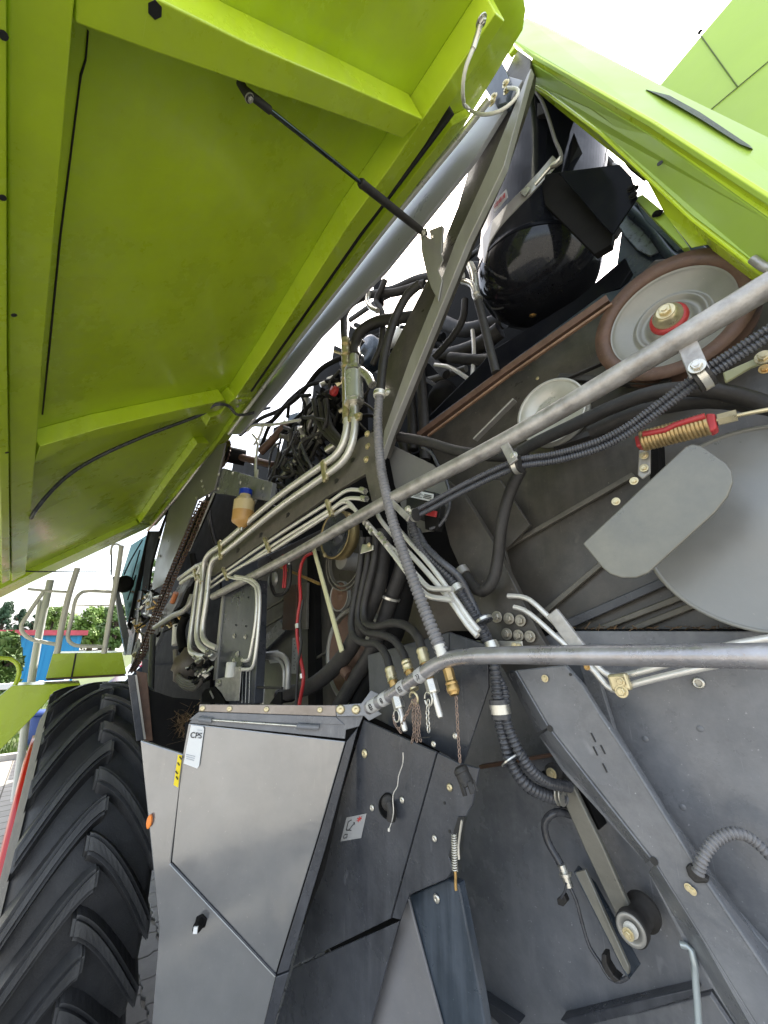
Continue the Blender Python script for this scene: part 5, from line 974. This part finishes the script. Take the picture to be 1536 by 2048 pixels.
for ps in ([(480, 870), (520, 838), (560, 820), (600, 790), (640, 740), (690, 712)], [(520, 900), (540, 850), (580, 800), (620, 770), (680, 760)], [(470, 860), (500, 850), (540, 845), (580, 800)], [(560, 870), (600, 830), (630, 800)], [(575, 835), (582, 800), (620, 790)], [(600, 860), (610, 820), (600, 780)]):
    hose('wiring', ps, 1.12, 3.5, BLACK, R)
for ps in ([(505, 868), (515, 885), (512, 920), (510, 990)], [(495, 862), (505, 852), (540, 850), (600, 840)], [(528, 845), (520, 870), (508, 890)], [(515, 940), (512, 1000), (508, 1008)]): hose('brake_line', ps, 1.0, 2.4, PIPE, R)
for k in range(10):
    mb = MB(); x, y = 520+k*17+random.uniform(-6, 6), 890-k*11+random.uniform(-14, 14); mb.box(M(x, y, 1.35), Vector((.05, .02, 0))*random.uniform(.4, 1.4), Vector((0, .03, .0)), Vector((0, 0, .04))*random.uniform(.5, 1.3)); mb.build('deck_part', random.choice((GALV, NAVY, WHITE, BEAMG, BLACK)), R, .004)
for x0, y0, x1, y1, r_ in ((600, 900, 640, 790, 6), (612, 880, 615, 800, 10), (560, 960, 640, 860, 5), (655, 900, 700, 870, 8)): hose('hydraulic_tube', [(x0, y0), ((x0+x1)/2, (y0+y1)/2), (x1, y1)], 1.15, r_, random.choice((GALV, ZINC, OLIVE)), R)
for ps, r_ in (([(560, 905), (548, 950), (545, 1000), (560, 1000)], 5), ([(545, 1040), (535, 1000), (545, 975), (560, 972), (575, 985)], 6), ([(600, 935), (610, 960), (606, 985)], 6), ([(700, 905), (680, 940), (690, 960)], 8)): hose('engine_hose', ps, 1.12, r_, RUB, R)
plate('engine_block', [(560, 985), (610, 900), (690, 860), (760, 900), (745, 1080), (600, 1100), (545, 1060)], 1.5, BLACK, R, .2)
for k in range(14):
    x, y = random.uniform(700, 870), random.uniform(640, 760); d_ = random.uniform(1.45, 1.8); hose('engine_hose', [(x, y, d_), (x+random.uniform(20, 50), y+random.uniform(-30, 20), d_), (x+random.uniform(60, 110), y+random.uniform(-30, 60), d_)], 1.5, random.uniform(3, 9), random.choice((BLACK, RUB, RUB, OLIVE)), R)
roller('accumulator', 885, 800, 1.5, 30, [(-1.5, .6), (-1.2, .9), (0, 1), (.4, .95), (.7, .5), (.75, 0)], BLACK, R, Vector((-.3, .6, -1)))
roller('alternator', 730, 700, 1.5, 32, [(-1, 1), (0, 1), (.1, .8), (.1, .3), (.3, .3), (.3, 0)], NAVY, R)
hose('cream_duct', [(740, 700), (790, 680), (810, 660)], 1.7, 14, CREAM, R)
for ps in ([(800, 870), (830, 960), (840, 1020)], [(840, 740), (845, 800), (850, 880), (850, 920)], [(820, 780), (825, 840), (826, 900)]): hose('engine_hose', ps, 1.25, 10, RUB, R)
for ps in ([(870, 730), (900, 735), (940, 760)], [(945, 660), (948, 700), (945, 750)]): hose('brake_line', ps, 1.4, 4, PIPE, R)
# --- access platform, handrails and cab at the front
XP = 4.3
def xp(ps, X=XP): return [PX(x, y, X) for x, y in ps]
def xplate(name, ps, X, m, par, th=.05, bevel=.004):
    P = xp(ps, X); mb = MB(); mb.prism(P, [p+Vector((th, 0, 0)) for p in P]); return mb.build(name, m, par, bevel)
def xtube(name, ps, X, rpx, m, par=None, n=14):
    P = xp(ps, X); r = rpx*depth(P[0])/F; mb = MB(); mb.tube(spline(P, .04), r, n); return mb.build(name, m, par or R)
pf = xplate('platform', [(106, 1307), (152, 1306), (244, 1305), (253, 1348), (143, 1354), (91, 1358)], XP, GREEN, R, .5)
mb = MB(); mb.tube(xp([(152, 1307), (143, 1355)], XP-.004), .006, 6); mb.build('panel_gap', INK, pf)
xplate('platform_edge', [(91, 1357), (250, 1348), (252, 1352), (94, 1361)], XP-.02, RUST, pf, .3)
xplate('ladder_bracket', [(26, 1371), (90, 1369), (160, 1366), (162, 1378), (125, 1381), (108, 1388), (92, 1405), (60, 1440), (0, 1500), (-60, 1560), (-60, 1440), (0, 1392)], XP-.15, GREEN, R, .25)
xtube('green_handrail', [(-40, 1314), (0, 1316), (22, 1318), (36, 1330), (38, 1350), (30, 1370)], XP-.2, 4, GREEN)
xtube('handrail', [(155, 1136), (138, 1190), (124, 1250), (114, 1307)], XP, 5, CREAM); xtube('handrail', [(243, 1091), (238, 1130), (222, 1220), (208, 1307)], XP, 4.5, CREAM)
xtube('handrail', [(243, 1094), (234, 1088), (224, 1092), (222, 1110)], XP+.1, 2, CREAM)
xtube('handrail', [(55, 1178), (95, 1182), (138, 1184)], XP, 2.6, CREAM); xtube('handrail', [(87, 1184), (72, 1205), (52, 1235), (43, 1250), (46, 1266), (65, 1279), (113, 1289)], XP, 3.4, CREAM)
xtube('handrail', [(224, 1184), (190, 1182), (165, 1184), (152, 1198), (144, 1235), (136, 1268), (138, 1282), (152, 1291), (205, 1293)], XP, 3.2, CREAM); xtube('handrail', [(152, 1210), (185, 1211), (220, 1211)], XP+.1, 1.2, CREAM)
xtube('ladder_rail', [(101, 1160), (80, 1260), (60, 1380), (42, 1516), (30, 1600)], XP+.9, 6, WHITE)
xtube('ladder_rail', [(80, 1200), (70, 1260)], XP+.9, 3, WHITE)
cabp = xplate('cab_post', [(226, 1153), (232, 1152), (258, 1270), (252, 1312), (240, 1250)], 4.9, mat('cab post grey', (.10, .11, .12), .3), R, .1)
xplate('cab_window', [(262, 1090), (300, 1066), (296, 1180), (258, 1260), (240, 1160)], 5.4, GLASS, R, .02)
xplate('cab_frame', [(255, 1250), (296, 1062), (306, 1062), (262, 1262)], 5.2, BLACK, R, .05)
xplate('mirror_arm', [(222, 1108), (225, 1108), (224, 1150), (221, 1150)], 4.7, BLACK, R, .02)
mb = MB(); c = PX(249, 1168, 4.8); s_ = depth(c)/F
mb.lathe(c, (1, .25, .1), [(-.04, 9*s_), (-.02, 14*s_), (0, 17*s_), (.05, 14*s_), (.08, 8*s_), (.08, 0)], 24); mb.build('mirror', BLACK, R)
for ps in ([(248, 1150), (262, 1120), (285, 1080)], [(262, 1165), (280, 1100)], [(255, 1200), (272, 1150)]): xtube('wiper_arm', ps, 5.3, 1.2, BLACK)
# --- background: hall, parked cars, trees, fence, verge
bx, by0, by1 = 46., 0, 0
def far(px, py, X): return PX(px, py, X)
XH = 19.0
hall = thing('blue_shed', 'long low blue metal shed with a red roof edge beyond the handrails on the left', 'shed', Vector((XH, far(60, 1300, XH).y, 0)))
y0_, y1_ = far(-190, 1300, XH).y, far(158, 1300, XH).y; zt = far(60, 1270, XH).z
BL = mat('blue cladding', (.015, .24, .52), .5, var=.08, vscale=.4); RE = mat('red roof edge', (.50, .07, .10), .5)
mb = MB(); mb.box((XH+1.5, (y0_+y1_)/2, zt/2), (1.5, 0, 0), (0, (y0_-y1_)/2, 0), (0, 0, zt/2)); mb.build('wall', BL, hall)
mb = MB(); mb.box((XH+1.5, (y0_+y1_)/2, zt+.08), (1.65, 0, 0), (0, (y0_-y1_)/2+.15, 0), (0, 0, .09)); mb.build('roof_edge', RE, hall)
nr = int((y0_-y1_)/.3)
for k in range(nr): mb = MB(); mb.box((XH-.01, y1_+.1+k*.3, zt/2), (.02, 0, 0), (0, .04, 0), (0, 0, zt/2-.02)); mb.build('cladding_rib', BL, hall)
BARK = mat('tree bark', (.07, .05, .035), .9, var=.4, vscale=4)
LEAF = [mat('leaf green a', (.085, .15, .03), .6, var=.5, vscale=.6, bump=0), mat('leaf green b', (.14, .22, .04), .6, var=.5, vscale=.6, bump=0), mat('conifer green', (.035, .075, .035), .7, var=.5, vscale=.6, bump=0)]
def tree(px, pt, X, wpx, kind, label, group='trees beyond the shed', base=1290):
    b = far(px, 1300, X); b = Vector((X, b.y, 0)); hgt = far(px, pt, X).z; wd = wpx*depth(far(px, pt, X))/F/2
    t = thing('conifer_tree' if kind == 2 else 'leafy_tree', label, 'tree', b, group)
    mb = MB(); mb.tube([b, b+Vector((0, 0, hgt*.5)), b+Vector((.2, .1, hgt*.9))], .2, 8, radf=lambda i: (.28, .16, .05)[i]); 
    for k in range(6):
        a = random.random()*6.3; z = hgt*random.uniform(.3, .7); mb.tube([b+Vector((0, 0, z)), b+Vector((math.cos(a)*wd*.7, math.sin(a)*wd*.7, z+hgt*.12))], .06, 6)
    mb.build('trunk', BARK, t)
    mb = MB(); cl = []
    for k in range(56):
        z = random.random(); a = random.random()*6.3
        rr = wd*((1.02-z)**.8 if kind == 2 else math.sqrt(max(.04, 1-(2*z-1.0)**2)))*random.uniform(.45, 1.05)
        cl.append((b+Vector((math.cos(a)*rr, math.sin(a)*rr, hgt*(.14+.84*z if kind == 2 else .22+.74*z))), wd*random.uniform(.18, .36)*(.7 if kind == 2 else 1)))
    for c, r in cl:
        for j in range(85):
            v = Vector((random.gauss(0, 1), random.gauss(0, 1), random.gauss(0, .75))).normalized()*r*random.uniform(.5, 1.05); p = c+v
            n = (v.normalized()+Vector((random.uniform(-.7, .7), random.uniform(-.7, .7), random.uniform(-.5, .9)))).normalized(); u = n.orthogonal().normalized()*random.uniform(.10, .22); w_ = n.cross(u)*.6
            mb.add([p-u, p-w_, p+u, p+w_], [(0, 1, 2, 3)])
    mb.build('crown', LEAF[kind], t)
tree(-10, 1205, 62, 60, 2, 'dark conifer at the far left edge above the blue shed')
tree(25, 1215, 66, 40, 2, 'second dark conifer from the left above the blue shed')
tree(58, 1224, 70, 46, 2, 'low dark conifer seen through the slanting handrail loop')
tree(92, 1212, 66, 44, 1, 'pale green tree between the two slanting white rails')
tree(140, 1240, 60, 50, 1, 'yellow green bushy tree left of the rounded handrail loop')
tree(178, 1216, 50, 70, 1, 'bright green tree seen inside the rounded handrail loop')
tree(222, 1210, 44, 60, 0, 'deep green tree right of the rounded handrail, beside the mirror')
tree(268, 1110, 60, 70, 0, 'tall green tree seen through the cab glass')
tree(118, 1232, 75, 70, 1, 'distant rounded pale tree between the dark conifers and the bushy trees')
tree(200, 1236, 70, 80, 0, 'distant broad tree behind the bright green tree by the handrail')
tree(-45, 1215, 70, 70, 2, 'dark conifer at the very edge of the picture behind the others')
tree(8, 1268, 13, 60, 0, 'small airy green tree in front of the blue shed at the left edge')
def car(px, pz, X, m, label, L=4.2):
    b = far(px, pz, X); b = Vector((X, b.y, 0)); t = thing('parked_car', label, 'car', b); mb = MB()
    sec = [(-L/2, .35, .62), (-L/2+.1, .3, .85), (-L*.30, .28, .95), (-L*.18, .28, .98), (L*.30, .28, .98), (L*.42, .28, .93), (L/2, .35, .65)]
    V = []
    for y, z0, z1 in sec: V += [b+Vector((-.85, y, z0)), b+Vector((-.80, y, z1)), b+Vector((.80, y, z1)), b+Vector((.85, y, z0))]
    mb.add(V, [(i*4+k, i*4+(k+1) % 4, i*4+4+(k+1) % 4, i*4+4+k) for i in range(len(sec)-1) for k in range(4)]+[(0, 1, 2, 3), tuple(range(len(V)-4, len(V)))]); mb.build('body', m, t, .06, 3)
    mb = MB(); V = [b+Vector((x, y, z)) for x, y, z in [(-.76, -L*.24, .97), (.76, -L*.24, .97), (.76, L*.34, .97), (-.76, L*.34, .97), (-.6, -L*.10, 1.42), (.6, -L*.10, 1.42), (.6, L*.24, 1.42), (-.6, L*.24, 1.42)]]
    mb.add(V, [(0, 1, 5, 4), (1, 2, 6, 5), (2, 3, 7, 6), (3, 0, 4, 7)]); mb.build('window', mat('car glass', (.03, .04, .05), .05, bump=0, coat=1) if 'car glass' not in bpy.data.materials else bpy.data.materials['car glass'], t)
    mb = MB(); mb.prism(V[4:], [v+Vector((0, 0, .04)) for v in V[4:]]); mb.build('roof', m, t, .015)
    for sx in (-.82, .82):
        for sy in (-L*.31, L*.31): mb = MB(); mb.lathe(b+Vector((sx, sy, .31)), (1, 0, 0), [(-.1, .31), (.1, .31)], 20); wl = mb.build('wheel', TYRE, t); mb = MB(); mb.lathe(b+Vector((sx*1.13, sy, .31)), (1, 0, 0), [(-.02, .19), (.02, .19)], 14); mb.build('rim', ZINC, wl)
p = far(88, 1420, 10.5); bn = thing('waste_bin', 'small dark blue bin on the paving beyond the green ladder bracket', 'bin', Vector((10.5, p.y, 0)))
mb = MB(); mb.lathe((10.5, p.y, 0), (0, 0, 1), [(.02, .15), (.55, .19), (.55, .17), (.1, .13)], 18); mb.build('body', mat('dark blue plastic', (.012, .04, .16), .4), bn)
mb = MB(); mb.lathe((10.5, p.y, .55), (0, 0, 1), [(0, .2), (.03, .2), (.07, .12), (.07, 0)], 18); mb.build('lid', bpy.data.materials['dark blue plastic'], bn)
car(372, 1372, 9.5, mat('pink red car paint', (.55, .02, .10), .2, coat=1), 'bright red car glimpsed just above the front tyre')
def fence():
    X = 12.0; t = thing('white_rail_fence', 'low white rail fence beyond the green ladder bracket at the left', 'fence', Vector((X, 0, 0)))
    ya, yb = far(-120, 1450, X).y, far(112, 1450, X).y
    for z in (.35, .65, .95): mb = MB(); mb.box((X, (ya+yb)/2, z), (.03, 0, 0), (0, (ya-yb)/2, 0), (0, 0, .06)); mb.build('rail', WHITE, t, .01)
    n = 5
    for k in range(n): mb = MB(); mb.box((X+.05, yb+(ya-yb)*k/(n-1), .5), (.04, 0, 0), (0, .05, 0), (0, 0, .52)); mb.build('post', WHITE, t, .01)
fence()
mb = MB(); GX0, GX1 = 9.8, 60
mb.add([(GX0, 40, -.006), (GX1, 40, -.006), (GX1, -20, -.006), (GX0, -20, -.006)], [(0, 1, 2, 3)]); o = structure(mb.build('grass_verge', mat('verge soil', (.07, .09, .03), .9, var=.4, vscale=2)))
mb = MB(); mb.box((GX0-.05, 10, .03), (.06, 0, 0), (0, 30, 0), (0, 0, .05)); structure(mb.build('kerb', mat('kerb stone', (.4, .39, .36), .8)))
mb = MB()
for k in range(14000):
    x = GX0+.1+random.random()**2*9; y = random.uniform(-3.5, 2.5)*(x/10); p = Vector((x, y, -.01)); a = random.random()*6.3; u = Vector((math.cos(a), math.sin(a), 0))*.012; h = Vector((random.uniform(-.03, .03), random.uniform(-.03, .03), random.uniform(.05, .14)))
    mb.add([p-u, p+u, p+h], [(0, 1, 2)])
o = mb.build('grass', LEAF[1]); o['kind'] = 'stuff'; o['label'] = 'short mown grass on the verge beyond the paving'; o['category'] = 'grass'

for nm, ps, d, n_ in (('chaff', [(1080, 1258), (1500, 1258)], 1.262, 90), ('chaff', [(860, 868), (1200, 620)], 1.285, 90)):
    mb = MB(); a_, b__ = M(*ps[0], d), M(*ps[1], d)
    for k in range(n_):
        p = a_.lerp(b__, random.random())+Vector((0, random.uniform(-.02, .02), abs(random.gauss(0, .004)))); v = Vector((random.uniform(-1, 1), random.uniform(-1, 1), random.uniform(-.2, .5))).normalized()*random.uniform(.004, .014); s_ = v.orthogonal().normalized()*.0012
        mb.add([p-v-s_, p-v+s_, p+v+s_, p+v-s_], [(0, 1, 2, 3)])
    o = mb.build(nm, STRAW, R); o['kind'] = 'stuff'
